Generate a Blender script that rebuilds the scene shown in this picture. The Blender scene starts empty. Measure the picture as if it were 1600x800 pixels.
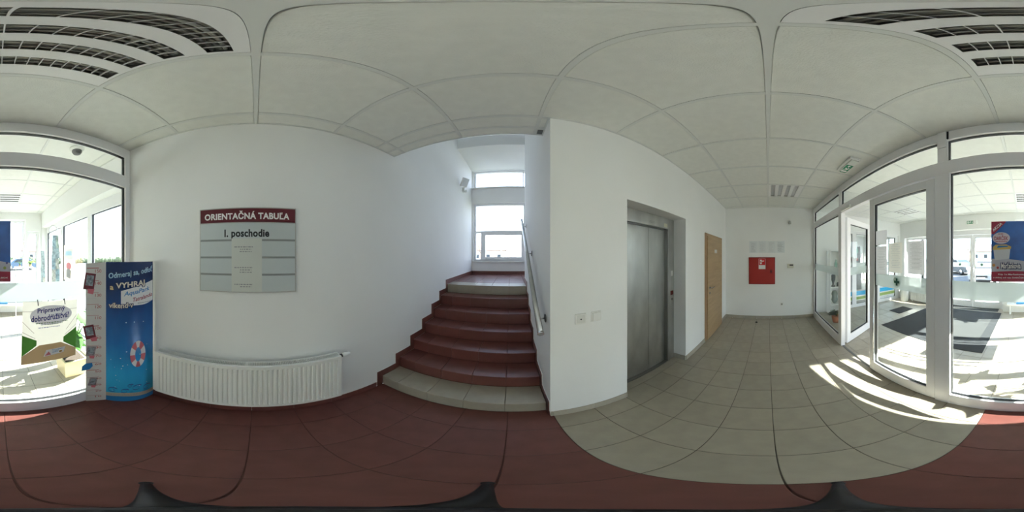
import bpy, bmesh, math, random
from mathutils import Vector, Matrix
R = random.Random(7)
PI = math.pi
S = bpy.context.scene
COL = S.collection

# ------------------------------------------------------------------ camera, sky, sun, exposure
cam = bpy.data.cameras.new('camera')
cam.type = 'PANO'
try:
    cam.panorama_type = 'EQUIRECTANGULAR'
except Exception:
    cam.cycles.panorama_type = 'EQUIRECTANGULAR'
cam.clip_start = 0.01
cam.clip_end = 500
cam_o = bpy.data.objects.new('camera', cam)
COL.objects.link(cam_o)
cam_o.location = (0, 0, 1.6)
cam_o.rotation_euler = (PI / 2, 0, 0)
S.camera = cam_o

W = bpy.data.worlds.new('sky')
S.world = W
W.use_nodes = True
nt = W.node_tree
nt.nodes.clear()
wo = nt.nodes.new('ShaderNodeOutputWorld')
bg = nt.nodes.new('ShaderNodeBackground')
tc = nt.nodes.new('ShaderNodeTexCoord')
sp = nt.nodes.new('ShaderNodeSeparateXYZ')
cr = nt.nodes.new('ShaderNodeValToRGB')
cr.color_ramp.elements[0].color = (0.84, 0.91, 1.0, 1)
cr.color_ramp.elements[1].color = (0.45, 0.65, 1.0, 1)
cr.color_ramp.elements[1].position = 0.9
nt.links.new(tc.outputs['Generated'], sp.inputs[0])
nt.links.new(sp.outputs['Z'], cr.inputs[0])
nt.links.new(cr.outputs[0], bg.inputs['Color'])
nt.links.new(bg.outputs[0], wo.inputs[0])
bg.inputs['Strength'].default_value = 6.6

sun = bpy.data.lights.new('sun', 'SUN')
sun.energy = 70.0
sun.angle = math.radians(0.53)
sun.color = (1.0, 0.97, 0.93)
sun_o = bpy.data.objects.new('sun', sun)
COL.objects.link(sun_o)
sun_o.location = (-20, -6, 14)
sun_o.rotation_euler = Vector((1.0, 0.25, -0.678)).to_track_quat('-Z', 'Y').to_euler()

S.view_settings.view_transform = 'Standard'
S.view_settings.look = 'None'
S.view_settings.gamma = 1.0
S.view_settings.use_curve_mapping = False
S.view_settings.exposure = -0.25
cy = S.cycles
cy.use_denoising = True
cy.max_bounces = 14
cy.diffuse_bounces = 8
cy.glossy_bounces = 4
cy.transmission_bounces = 6
cy.transparent_max_bounces = 24
cy.caustics_reflective = False
cy.caustics_refractive = False
cy.sample_clamp_indirect = 12.0

# ------------------------------------------------------------------ materials
MATS = {}

def mat(name, col, rough=0.6, metal=0.0, var=0.0, scale=8.0, bump=0.0, bscale=60.0, objrand=0.0,
        stretch=None, spec=0.5, emit=None, trans=None):
    if name in MATS:
        return MATS[name]
    m = bpy.data.materials.new(name)
    m.use_nodes = True
    n = m.node_tree.nodes
    l = m.node_tree.links
    b = n['Principled BSDF']
    c = (col[0], col[1], col[2], 1)
    b.inputs['Base Color'].default_value = c
    b.inputs['Roughness'].default_value = rough
    b.inputs['Metallic'].default_value = metal
    b.inputs['Specular IOR Level'].default_value = spec
    co = n.new('ShaderNodeTexCoord')
    mp = n.new('ShaderNodeMapping')
    l.new(co.outputs['Object'], mp.inputs[0])
    if stretch:
        mp.inputs['Scale'].default_value = stretch
    last = None
    if var:
        nz = n.new('ShaderNodeTexNoise')
        nz.inputs['Scale'].default_value = scale
        nz.inputs['Detail'].default_value = 5
        l.new(mp.outputs[0], nz.inputs['Vector'])
        hs = n.new('ShaderNodeHueSaturation')
        hs.inputs['Color'].default_value = c
        mr = n.new('ShaderNodeMapRange')
        mr.inputs['From Min'].default_value = 0.3
        mr.inputs['From Max'].default_value = 0.7
        mr.inputs['To Min'].default_value = 1 - var
        mr.inputs['To Max'].default_value = 1 + var
        l.new(nz.outputs['Fac'], mr.inputs['Value'])
        l.new(mr.outputs[0], hs.inputs['Value'])
        last = hs.outputs[0]
    if objrand:
        oi = n.new('ShaderNodeObjectInfo')
        hs2 = n.new('ShaderNodeHueSaturation')
        hs2.inputs['Color'].default_value = c
        if last:
            l.new(last, hs2.inputs['Color'])
        mr2 = n.new('ShaderNodeMapRange')
        mr2.inputs['To Min'].default_value = 1 - objrand
        mr2.inputs['To Max'].default_value = 1 + objrand
        l.new(oi.outputs['Random'], mr2.inputs['Value'])
        l.new(mr2.outputs[0], hs2.inputs['Value'])
        last = hs2.outputs[0]
    if last:
        l.new(last, b.inputs['Base Color'])
    if bump:
        nb = n.new('ShaderNodeTexNoise')
        nb.inputs['Scale'].default_value = bscale
        nb.inputs['Detail'].default_value = 4
        l.new(mp.outputs[0], nb.inputs['Vector'])
        bp = n.new('ShaderNodeBump')
        bp.inputs['Strength'].default_value = bump
        bp.inputs['Distance'].default_value = 0.004
        l.new(nb.outputs['Fac'], bp.inputs['Height'])
        l.new(bp.outputs[0], b.inputs['Normal'])
    if emit:
        b.inputs['Emission Color'].default_value = (*emit[0], 1)
        b.inputs['Emission Strength'].default_value = emit[1]
    if trans:                                            # thin paper or leaf that lets light through
        out = n['Material Output']
        tr = n.new('ShaderNodeBsdfTranslucent')
        tr.inputs[0].default_value = c
        mx = n.new('ShaderNodeMixShader')
        mx.inputs[0].default_value = trans
        l.new(b.outputs[0], mx.inputs[1])
        l.new(tr.outputs[0], mx.inputs[2])
        l.new(mx.outputs[0], out.inputs[0])
    MATS[name] = m
    return m

def glass_mat(name, col, film=0.0, filmcol=(0.8, 0.85, 0.83)):
    if name in MATS:
        return MATS[name]
    m = bpy.data.materials.new(name)
    m.use_nodes = True
    n = m.node_tree.nodes
    l = m.node_tree.links
    n.remove(n['Principled BSDF'])
    out = n['Material Output']
    t = n.new('ShaderNodeBsdfTransparent')
    t.inputs[0].default_value = (*col, 1)
    g = n.new('ShaderNodeBsdfGlossy')
    g.inputs['Roughness'].default_value = 0.0
    lw = n.new('ShaderNodeLayerWeight')
    pw = n.new('ShaderNodeMath')
    pw.operation = 'POWER'
    pw.inputs[1].default_value = 5.0
    l.new(lw.outputs['Facing'], pw.inputs[0])
    lw.inputs['Blend'].default_value = 0.5
    ma = n.new('ShaderNodeMath')
    ma.operation = 'MULTIPLY_ADD'
    ma.inputs[1].default_value = 0.6
    ma.inputs[2].default_value = 0.03
    l.new(pw.outputs[0], ma.inputs[0])
    mx = n.new('ShaderNodeMixShader')
    l.new(ma.outputs[0], mx.inputs[0])
    l.new(t.outputs[0], mx.inputs[1])
    l.new(g.outputs[0], mx.inputs[2])
    last = mx.outputs[0]
    if film:
        d = n.new('ShaderNodeBsdfDiffuse')
        d.inputs[0].default_value = (*filmcol, 1)
        tl = n.new('ShaderNodeBsdfTranslucent')
        tl.inputs[0].default_value = (*filmcol, 1)
        m1 = n.new('ShaderNodeMixShader')
        m1.inputs[0].default_value = 0.55
        l.new(d.outputs[0], m1.inputs[1])
        l.new(tl.outputs[0], m1.inputs[2])
        m2 = n.new('ShaderNodeMixShader')
        m2.inputs[0].default_value = film
        l.new(last, m2.inputs[1])
        l.new(m1.outputs[0], m2.inputs[2])
        last = m2.outputs[0]
    l.new(last, out.inputs[0])
    MATS[name] = m
    return m

def wood_mat():
    m = mat('oak veneer', (0.43, 0.30, 0.17), 0.5, var=0.10, scale=2.2, stretch=(1.0, 1.0, 9.0), bump=0.15, bscale=12)
    return m

M_WALL = mat('white wall paint', (0.86, 0.865, 0.855), 0.75, var=0.015, scale=2, bump=0.12, bscale=220)
M_CEIL = mat('mineral ceiling tile', (0.80, 0.81, 0.775), 0.9, var=0.03, scale=14, bump=0.5, bscale=160, objrand=0.015)
M_TBAR = mat('white ceiling grid', (0.72, 0.735, 0.72), 0.5)
M_RED = mat('red floor tile', (0.150, 0.052, 0.043), 0.36, var=0.12, scale=9, bump=0.12, bscale=70, objrand=0.05)
M_REDGROUT = mat('dark red grout', (0.10, 0.045, 0.038), 0.9)
M_BEIGE = mat('beige floor tile', (0.36, 0.325, 0.26), 0.32, var=0.07, scale=9, bump=0.1, bscale=70, objrand=0.05)
M_GROUT = mat('dark grout', (0.12, 0.105, 0.085), 0.9)
M_BASE = mat('beige skirting tile', (0.40, 0.37, 0.31), 0.5, var=0.06, scale=9, objrand=0.04)
M_PVC = mat('white frame', (0.85, 0.85, 0.86), 0.32, bump=0.03, bscale=120)
M_GASKET = mat('black gasket', (0.015, 0.016, 0.018), 0.5)
M_GLASS = glass_mat('clear glass', (0.96, 0.98, 0.968))
M_GLASS_N = glass_mat('clear stair glass', (0.96, 0.975, 0.99))
M_FROST = glass_mat('frosted film', (0.94, 0.965, 0.95), 0.8, (0.78, 0.83, 0.82))
M_STEEL = mat('brushed steel', (0.52, 0.52, 0.50), 0.36, 1.0, var=0.14, scale=6, stretch=(1.2, 1.2, 0.5), bump=0.06, bscale=60)
M_STEELD = mat('dark steel', (0.22, 0.22, 0.21), 0.4, 1.0)
M_CHROME = mat('polished steel', (0.6, 0.6, 0.6), 0.18, 1.0)
M_DARK = mat('black plastic', (0.02, 0.02, 0.022), 0.5)
M_WHITEP = mat('white plastic', (0.82, 0.82, 0.79), 0.4)
M_RAD = mat('white radiator enamel', (0.82, 0.83, 0.80), 0.35)
M_PAPER = mat('white paper', (0.82, 0.82, 0.80), 0.85, trans=0.4)
M_PAPERG = mat('grey paper', (0.80, 0.79, 0.80), 0.85, trans=0.5)
M_PAPERY = mat('cream paper', (0.80, 0.78, 0.71), 0.85, trans=0.5)
M_INK = mat('grey ink', (0.32, 0.33, 0.34), 0.8)
M_INKP = mat('pale ink', (0.56, 0.56, 0.57), 0.8)
M_BLACKINK = mat('black ink', (0.012, 0.014, 0.016), 0.7)
M_WHITEINK = mat('white ink', (0.85, 0.85, 0.83), 0.7)
M_OAK = wood_mat()
M_FIRE = mat('red cabinet enamel', (0.37, 0.020, 0.015), 0.38)
M_FIREDK = mat('dark red edge', (0.22, 0.012, 0.012), 0.4)
M_GREEN = mat('exit green', (0.0, 0.22, 0.09), 0.4)
M_MAT = mat('charcoal mat', (0.022, 0.025, 0.028), 0.95, var=0.2, scale=40, bump=0.6, bscale=300)
M_MATC = mat('grey mat', (0.045, 0.048, 0.048), 0.95, var=0.2, scale=40, bump=0.8, bscale=260)
M_ASPH = mat('asphalt', (0.13, 0.13, 0.135), 0.9, var=0.2, scale=3, bump=0.3, bscale=80)

# ------------------------------------------------------------------ builders
def Wloc(o):
    v = Vector((0, 0, 0))
    while o is not None:
        v += o.location
        o = o.parent
    return v

def tagp(o, label=None, cat=None, group=None, kind=None):
    if label: o['label'] = label
    if cat: o['category'] = cat
    if group: o['group'] = group
    if kind: o['kind'] = kind
    return o

def link(o, parent=None, loc=(0, 0, 0)):
    COL.objects.link(o)
    if parent is not None:
        o.parent = parent
        o.location = Vector(loc) - Wloc(parent)
    else:
        o.location = loc
    return o

def thing(name, label, cat, loc, group=None, kind=None):
    o = bpy.data.objects.new(name, None)
    o.empty_display_size = 0.1
    link(o, None, loc)
    return tagp(o, label, cat, group, kind)

class MB:
    def __init__(self):
        self.v = []
        self.f = []
        self.smooth = []
    def add(self, vs, fs, smooth=False):
        k = len(self.v)
        self.v += [tuple(x) for x in vs]
        self.f += [tuple(i + k for i in f) for f in fs]
        self.smooth += [smooth] * len(fs)
        return self
    def box(self, x0, x1, y0, y1, z0, z1):
        vs = [(x, y, z) for x in (x0, x1) for y in (y0, y1) for z in (z0, z1)]
        return self.add(vs, [(0, 1, 3, 2), (4, 6, 7, 5), (0, 4, 5, 1), (2, 3, 7, 6), (0, 2, 6, 4), (1, 5, 7, 3)])
    def bbox(self, x0, x1, y0, y1, z0, z1, b=0.004):
        bm = bmesh.new()
        bmesh.ops.create_cube(bm, size=1)
        for w in bm.verts:
            w.co = Vector(((x0 + x1) / 2 + w.co.x * (x1 - x0), (y0 + y1) / 2 + w.co.y * (y1 - y0), (z0 + z1) / 2 + w.co.z * (z1 - z0)))
        bmesh.ops.bevel(bm, geom=bm.edges[:], offset=b, segments=2, profile=0.5, affect='EDGES')
        bm.verts.index_update()
        self.add([w.co for w in bm.verts], [[w.index for w in f.verts] for f in bm.faces])
        bm.free()
        return self
    def prism(self, pts, fn, a, b):
        """polygon pts (2-D) swept from a to b; fn(p, t) -> 3-D"""
        n = len(pts)
        vs = [fn(p, a) for p in pts] + [fn(p, b) for p in pts]
        fs = [tuple(range(n - 1, -1, -1)), tuple(range(n, 2 * n))]
        fs += [(i, (i + 1) % n, (i + 1) % n + n, i + n) for i in range(n)]
        return self.add(vs, fs)
    def tube(self, path, r, n=12, cap=True):
        path = [Vector(p) for p in path]
        rs = r if isinstance(r, (list, tuple)) else [r] * len(path)
        vs, fs = [], []
        up = Vector((0.013, 0.021, 1)).normalized()
        for i, p in enumerate(path):
            t = (path[min(i + 1, len(path) - 1)] - path[max(i - 1, 0)]).normalized()
            a = t.cross(up)
            if a.length < 1e-3: a = t.cross(Vector((1, 0, 0)))
            a.normalize()
            b = t.cross(a).normalized()
            for k in range(n):
                w = 2 * PI * k / n
                vs.append(p + (a * math.cos(w) + b * math.sin(w)) * rs[i])
        for i in range(len(path) - 1):
            for k in range(n):
                fs.append((i * n + k, i * n + (k + 1) % n, (i + 1) * n + (k + 1) % n, (i + 1) * n + k))
        self.add(vs, fs, True)
        if cap:
            self.add(vs[:n], [tuple(range(n - 1, -1, -1))])
            self.add(vs[-n:], [tuple(range(n))])
        return self
    def lathe(self, prof, c, axis='z', n=20, smooth=True):
        vs, fs = [], []
        for r, h in prof:
            for k in range(n):
                w = 2 * PI * k / n
                a, b = r * math.cos(w), r * math.sin(w)
                p = {'z': (a, b, h), 'x': (h, a, b), 'y': (a, h, b)}[axis]
                vs.append((c[0] + p[0], c[1] + p[1], c[2] + p[2]))
        for i in range(len(prof) - 1):
            for k in range(n):
                fs.append((i * n + k, i * n + (k + 1) % n, (i + 1) * n + (k + 1) % n, (i + 1) * n + k))
        fs.append(tuple(range(n - 1, -1, -1)))
        fs.append(tuple(range((len(prof) - 1) * n, len(prof) * n)))
        return self.add(vs, fs, smooth)
    def mesh(self, name, m, fix=True):
        me = bpy.data.meshes.new(name)
        me.from_pydata(self.v, [], self.f)
        me.polygons.foreach_set('use_smooth', self.smooth)
        me.materials.append(m)
        if fix:
            bm = bmesh.new()
            bm.from_mesh(me)
            bmesh.ops.remove_doubles(bm, verts=bm.verts[:], dist=1e-5)
            bmesh.ops.recalc_face_normals(bm, faces=bm.faces[:])
            bm.to_mesh(me)
            bm.free()
        me.update()
        return me
    def build(self, name, m, parent=None, **kw):
        o = bpy.data.objects.new(name, self.mesh(name, m))
        link(o, parent)
        return tagp(o, **kw)

def box(name, m, parent, x0, x1, y0, y1, z0, z1, b=0.0, **kw):
    w = MB()
    if b: w.bbox(x0, x1, y0, y1, z0, z1, b)
    else: w.box(x0, x1, y0, y1, z0, z1)
    return w.build(name, m, parent, **kw)

def rebase(root):
    """move the origin of a top-level mesh to the middle of its foot"""
    me = root.data
    xs = [v.co for v in me.vertices]
    c = Vector((sum(v.x for v in xs) / len(xs), sum(v.y for v in xs) / len(xs), min(v.z for v in xs)))
    me.transform(Matrix.Translation(-c))
    root.location += c
    for ch in root.children:
        ch.location -= c
    return root

def wall(name, axis, p0, p1, us, zs, holes, m, **kw):
    """a welded wall slab with rectangular holes: axis is the normal axis, us/zs the outer range, holes (u0,u1,z0,z1)"""
    U = sorted(set([us[0], us[1]] + [h[i] for h in holes for i in (0, 1)]))
    Z = sorted(set([zs[0], zs[1]] + [h[i] for h in holes for i in (2, 3)]))
    def solid(i, j):
        if i < 0 or j < 0 or i >= len(U) - 1 or j >= len(Z) - 1: return False
        cu, cz = (U[i] + U[i + 1]) / 2, (Z[j] + Z[j + 1]) / 2
        return not any(h[0] < cu < h[1] and h[2] < cz < h[3] for h in holes)
    P = (lambda p, u, z: (p, u, z)) if axis == 'x' else (lambda p, u, z: (u, p, z))
    w = MB()
    for i in range(len(U) - 1):
        for j in range(len(Z) - 1):
            if not solid(i, j): continue
            u0, u1, z0, z1 = U[i], U[i + 1], Z[j], Z[j + 1]
            for p in (p0, p1):
                w.add([P(p, u0, z0), P(p, u1, z0), P(p, u1, z1), P(p, u0, z1)], [(0, 1, 2, 3)])
            for (di, dj, a, b) in ((-1, 0, (u0, z0), (u0, z1)), (1, 0, (u1, z0), (u1, z1)), (0, -1, (u0, z0), (u1, z0)), (0, 1, (u0, z1), (u1, z1))):
                if not solid(i + di, j + dj):
                    w.add([P(p0, *a), P(p1, *a), P(p1, *b), P(p0, *b)], [(0, 1, 2, 3)])
    return w.build(name, m, None, kind='structure', **kw)

TILE = {}
def tile_mesh(name, sx, sy, sz, m, b=0.0015):
    k = (name, round(sx, 3), round(sy, 3), round(sz, 3), m.name)
    if k not in TILE:
        w = MB()
        bm = bmesh.new()
        bmesh.ops.create_cube(bm, size=1)
        for q in bm.verts: q.co = Vector((q.co.x * sx, q.co.y * sy, q.co.z * sz))
        bmesh.ops.bevel(bm, geom=bm.edges[:], offset=b, segments=1, affect='EDGES')
        bm.verts.index_update()
        w.add([q.co for q in bm.verts], [[q.index for q in f.verts] for f in bm.faces])
        bm.free()
        TILE[k] = w.mesh(name, m)
    return TILE[k]

def tile(name, parent, m, x0, x1, y0, y1, z0, z1, b=0.0015):
    o = bpy.data.objects.new(name, tile_mesh(name, x1 - x0, y1 - y0, z1 - z0, m, b))
    return link(o, parent, ((x0 + x1) / 2, (y0 + y1) / 2, (z0 + z1) / 2))

def lines(a, b, off, step):
    k = math.ceil((a - off) / step - 1e-6)
    r = [a]
    while off + k * step < b - 1e-6:
        if off + k * step > a + 0.012: r.append(off + k * step)
        k += 1
    if b - r[-1] < 0.012: r[-1] = b
    else: r.append(b)
    return r

def flat(o, ux, uz, n):
    o, ux, uz, n = Vector(o), Vector(ux), Vector(uz), Vector(n)
    return lambda s, t, d=0.0: o + ux * s + uz * t + n * d

def sheet(name, fn, pts, m, parent, d, **kw):
    """flat print: a polygon on the mapped surface, d above it"""
    w = MB()
    w.add([fn(p[0], p[1], d) for p in pts], [tuple(range(len(pts)))])
    me = w.mesh(name, m, fix=False)
    o = bpy.data.objects.new(name, me)
    link(o, parent)
    return tagp(o, **kw)

def grid_sheet(name, fn, s0, s1, t0, t1, m, parent, d, ns=8, nt_=1, **kw):
    w = MB()
    for i in range(ns):
        for j in range(nt_):
            a0, a1 = s0 + (s1 - s0) * i / ns, s0 + (s1 - s0) * (i + 1) / ns
            b0, b1 = t0 + (t1 - t0) * j / nt_, t0 + (t1 - t0) * (j + 1) / nt_
            w.add([fn(a0, b0, d), fn(a1, b0, d), fn(a1, b1, d), fn(a0, b1, d)], [(0, 1, 2, 3)], True)
    me = w.mesh(name, m, fix=False)
    o = bpy.data.objects.new(name, me)
    link(o, parent)
    return tagp(o, **kw)

def ell(cx, cz, rx, rz, n=24, a0=0, a1=2 * PI):
    return [(cx + rx * math.cos(a0 + (a1 - a0) * i / n), cz + rz * math.sin(a0 + (a1 - a0) * i / n)) for i in range(n)]

def lettering(txt, fn, x0, x1, y0, y1, m, parent, d=0.0012, bold=0.0, rise=0.0, shear=0.0, name='lettering', spacing=None, **kw):
    cu = bpy.data.curves.new('lettering', 'FONT')
    cu.body = txt
    cu.offset = bold
    cu.resolution_u = 3
    cu.space_character = spacing or 1.0 + 2.2 * max(bold - 0.01, 0)
    t = bpy.data.objects.new('lettering_source', cu)
    COL.objects.link(t)
    bpy.context.view_layer.update()
    dg = bpy.context.evaluated_depsgraph_get()
    me = bpy.data.meshes.new_from_object(t.evaluated_get(dg))
    bpy.data.objects.remove(t)
    bpy.data.curves.remove(cu)
    xs = [v.co.x for v in me.vertices]
    ys = [v.co.y for v in me.vertices]
    ax, bx, ay, by = min(xs), max(xs), min(ys), max(ys)
    for v in me.vertices:
        p = (v.co.x - ax) / (bx - ax)
        q = (v.co.y - ay) / (by - ay)
        v.co = fn(x0 + (x1 - x0) * p + shear * q, y0 + (y1 - y0) * q + rise * p, d)
    me.materials.clear()
    me.materials.append(m)
    me.name = name
    o = bpy.data.objects.new(name, me)
    link(o, parent)
    return tagp(o, **kw)

def outlined(txt, fn, x0, x1, y0, y1, m_in, m_out, parent, d=0.0016, bold=0.02, e=0.004, rise=0.0, shear=0.0):
    for dx, dy in ((-e, -e), (e, -e), (-e, e), (e, e), (e * 1.3, -e * 1.3)):
        lettering(txt, fn, x0 + dx, x1 + dx, y0 + dy, y1 + dy, m_out, parent, d, bold + 0.02, rise, shear, name='lettering_outline', spacing=1.0 + 2.2 * max(bold - 0.01, 0))
    lettering(txt, fn, x0, x1, y0, y1, m_in, parent, d + 0.0008, bold, rise, shear)

def text_rows(name, fn, rows, m, parent, d=0.001):
    """small unreadable print: short ink dashes, one joined mesh"""
    w = MB()
    for (x0, x1, y, h) in rows:
        x = x0
        while x < x1 - 1e-4:
            l_ = min(R.uniform(0.006, 0.02) * (1 if x1 - x0 < 0.5 else 2), x1 - x)
            w.add([fn(x, y, d), fn(x + l_, y, d), fn(x + l_, y + h, d), fn(x, y + h, d)], [(0, 1, 2, 3)])
            x += l_ + h * 0.7
    o = bpy.data.objects.new(name, w.mesh(name, m, fix=False))
    link(o, parent)
    o['kind'] = 'stuff'
    return o

# ------------------------------------------------------------------ setting: main dimensions
XW, XE = -1.156, 3.95          # west / east walls of the hall
YN, YP = 1.047, -1.13          # lift wall, hall face of the glass partition
ZC = 2.812
YS = -4.45                     # south wall of the entrance lobby
VXE = 4.22                     # lobby east side (glass doors)
ZTOP = 5.6

# floors -----------------------------------------------------------
def tiled_floor(x0, x1, y0, y1, label, redx=None):
    f = box('floor', M_GROUT, None, x0, x1, y0, y1, -0.12, -0.0035, kind='structure', label=label, cat='floor')
    g = 0.0022
    ys = lines(y0, y1, -0.03, 0.3015)
    if redx is not None:
        box('grout_bed', M_REDGROUT, f, x0, redx, y0, y1, -0.02, -0.003)
        xs = lines(x0, redx, redx, 0.3015)
        for i in range(len(xs) - 1):
            for j in range(len(ys) - 1):
                tile('tile', f, M_RED, xs[i] + g, xs[i + 1] - g, ys[j] + g, ys[j + 1] - g, -0.012, 0.0)
        x0 = redx
    xs = lines(x0, x1, 0.273, 0.3015)
    for i in range(len(xs) - 1):
        for j in range(len(ys) - 1):
            tile('tile', f, M_BEIGE, xs[i] + g, xs[i + 1] - g, ys[j] + g, ys[j + 1] - g, -0.012, 0.0)
    return f
hall_floor = tiled_floor(XW, XE, YP - 0.035, 1.13, 'tiled hall floor, red tiles at the stairs and beige tiles by the lift', 0.273)
lobby_floor = tiled_floor(XW - 0.2, VXE, -4.8, YP - 0.035, 'sunlit beige tiled floor of the glazed entrance lobby')
# lift threshold floor
box('floor', M_BEIGE, None, 0.85, 1.95, 1.13, 1.34, -0.12, 0.0, kind='structure', label='beige floor strip in front of the lift doors', cat='floor')

# walls ------------------------------------------------------------
wall('wall_west', 'x', XW - 0.3, XW, (-1.25, 4.9), (0, ZTOP), [], M_WALL, label='white wall behind the directory board and radiator, running up the stairs', cat='wall')
# west side of the lobby: three tall windows in a deep reveal
wall('wall_west', 'x', XW - 0.3, XW, (-4.75, -1.25), (-0.1, ZC + 0.15), [(-4.42, -1.25, 0.06, 2.40)], M_WALL, label='white lobby wall over the row of tall windows', cat='wall')
wall('wall_north', 'y', YN, YN + 0.26, (0.25, XE + 0.3), (0, ZC + 0.1), [(0.893, 1.893, 0, 2.1)], M_WALL, label='white wall around the lift and the wooden door', cat='wall')
wall('wall_east', 'x', XE, XE + 0.25, (YP - 0.02, YN), (0, ZC + 0.1), [], M_WALL, label='white end wall with the red cabinet', cat='wall')
wall('wall_east', 'x', 0.25, 0.43, (YN + 0.26, 3.2), (0, ZTOP), [], M_WALL, label='white stair wall carrying the steel handrail', cat='wall')
wall('wall_north', 'y', 4.6, 4.85, (XW - 0.3, 1.9), (0.0, ZTOP), [(-1.11, 0.95, 1.45, 3.17), (-1.11, 0.95, 3.66, 4.30), (-1.11, 0.95, 4.80, 5.45)], M_WALL, label='white wall around the stair windows above the landing', cat='wall')
wall('wall_east', 'x', 1.7, 1.9, (3.2, 4.6), (0.0, ZTOP), [], M_WALL, label='white wall at the far side of the stair landing', cat='wall')
wall('wall_south', 'y', 3.05, 3.2, (0.43, 1.9), (0.0, ZTOP), [], M_WALL, label='white wall behind the lift shaft at the landing', cat='wall')
wall('wall_south', 'y', 1.25, 1.31, (XW, 0.25), (ZC + 0.165, ZTOP), [], M_WALL, label='white bulkhead over the foot of the stairs', cat='wall')
# lobby south and east
wall('wall_south', 'y', YS - 0.3, YS, (XW - 0.3, VXE + 0.3), (-0.1, ZC + 0.15),
     [(-1.10, -0.76, 0.34, 2.30), (-0.70, 0.24, 0.34, 2.62), (0.58, 2.46, -0.1, 2.38), (2.78, 4.02, 0.40, 2.25)], M_WALL,
     label='white lobby wall around the entrance doors', cat='wall')
wall('wall_east', 'x', VXE, VXE + 0.16, (YS, YP - 0.06), (0, ZC + 0.15), [(-4.34, -1.98, 0, 2.36)], M_WALL, label='white lobby wall around the shop doors', cat='wall')

# ceilings ---------------------------------------------------------
def tiled_ceiling(x0, x1, y0, y1, label, skip=(), notch=None):
    c = box('ceiling', M_WALL, None, x0, x1, y0, y1, ZC + 0.10, ZC + 0.16, kind='structure', label=label, cat='ceiling')
    xs = lines(x0, x1, 0.183, 0.6)
    ys = lines(y0, y1, 0.0, 0.6)
    for i in range(len(xs) - 1):
        for j in range(len(ys) - 1):
            cx, cy_ = (xs[i] + xs[i + 1]) / 2, (ys[j] + ys[j + 1]) / 2
            if any(a < cx < b and e < cy_ < f for a, b, e, f in skip): continue
            tile('ceiling_tile', c, M_CEIL, xs[i] + 0.0130, xs[i + 1] - 0.0130, ys[j] + 0.0130, ys[j + 1] - 0.0130, ZC + 0.004, ZC + 0.02, 0.002)
    for x in xs:
        a = max(x0, x - 0.012); b = min(x1, x + 0.012)
        box('grid_bar', M_TBAR, c, a, b, y0, y1, ZC, ZC + 0.012)
    for y in ys:
        a = max(y0, y - 0.012); b = min(y1, y + 0.012)
        box('grid_bar', M_TBAR, c, x0, x1, a, b, ZC + 0.0006, ZC + 0.0125)
    return c
LAMPS = [(-0.417, 0.183, -0.6, 0.0), (2.583, 3.183, -0.6, 0.0)]
VLAMPS = [(-0.417, 0.183, -3.6, -3.0), (2.583, 3.183, -3.6, -3.0)]
tiled_ceiling(XW, XE, YP - 0.06, YN, 'suspended hall ceiling of square white mineral tiles', LAMPS)
bay = tiled_ceiling(XW, 0.25, YN, 1.31, 'narrow strip of suspended ceiling over the first stair')
tiled_ceiling(XW - 0.0, VXE, YS, YP - 0.06, 'suspended ceiling of the sunlit lobby', VLAMPS)
box('ceiling', M_WALL, None, XW - 0.3, 1.9, 1.31, 4.85, ZTOP, ZTOP + 0.15, kind='structure', label='white ceiling at the top of the stairwell', cat='ceiling')
box('ceiling', M_WALL, None, XW, 1.7, 3.32, 4.6, 4.31, 4.66, kind='structure', label='grey underside of the upper stair landing', cat='ceiling')
# flat dark plate standing for an open box hole by the stair corner
box('ceiling_socket', M_STEELD, bay, 0.196, 0.238, 1.226, 1.288, ZC - 0.002, ZC + 0.004)

# skirting -----------------------------------------------------------
def skirting(name, label, m, axis, p0, p1, a, b, z1=0.08, off=0.273, step=0.3015):
    ls = lines(a, b, off, step)
    root = None
    r = thing(name, label, 'skirting', ((p0 + p1) / 2, (a + b) / 2, 0) if axis == 'x' else ((a + b) / 2, (p0 + p1) / 2, 0), kind='structure')
    for i in range(len(ls) - 1):
        u0, u1 = ls[i] + 0.001, ls[i + 1] - 0.001
        if axis == 'x': tile('tile', r, m, p0, p1, u0, u1, 0.0, z1, 0.001)
        else: tile('tile', r, m, u0, u1, p0, p1, 0.0, z1, 0.001)
    return r
skirting('baseboard_north', 'beige tile skirting between the stair corner and the lift', M_BASE, 'y', YN - 0.011, YN, 0.25, 0.893)
skirting('baseboard_north', 'beige tile skirting between the lift and the wooden door', M_BASE, 'y', YN - 0.011, YN, 1.893, 2.55)
skirting('baseboard_north', 'short beige tile skirting behind the wooden door', M_BASE, 'y', YN - 0.011, YN, 3.56, XE)
skirting('baseboard_east', 'beige tile skirting under the red cabinet', M_BASE, 'x', XE - 0.011, XE, YP, YN - 0.011, off=-0.03)
skirting('baseboard_north', 'beige tile skirting inside the lift recess', M_BASE, 'x', 1.882, 1.893, YN, 1.235, off=1.2)
skirting('baseboard_west', 'red tile skirting under the radiator', M_RED, 'x', XW, XW + 0.010, YP + 0.07, 1.05, 0.075, off=-0.03)

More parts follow.
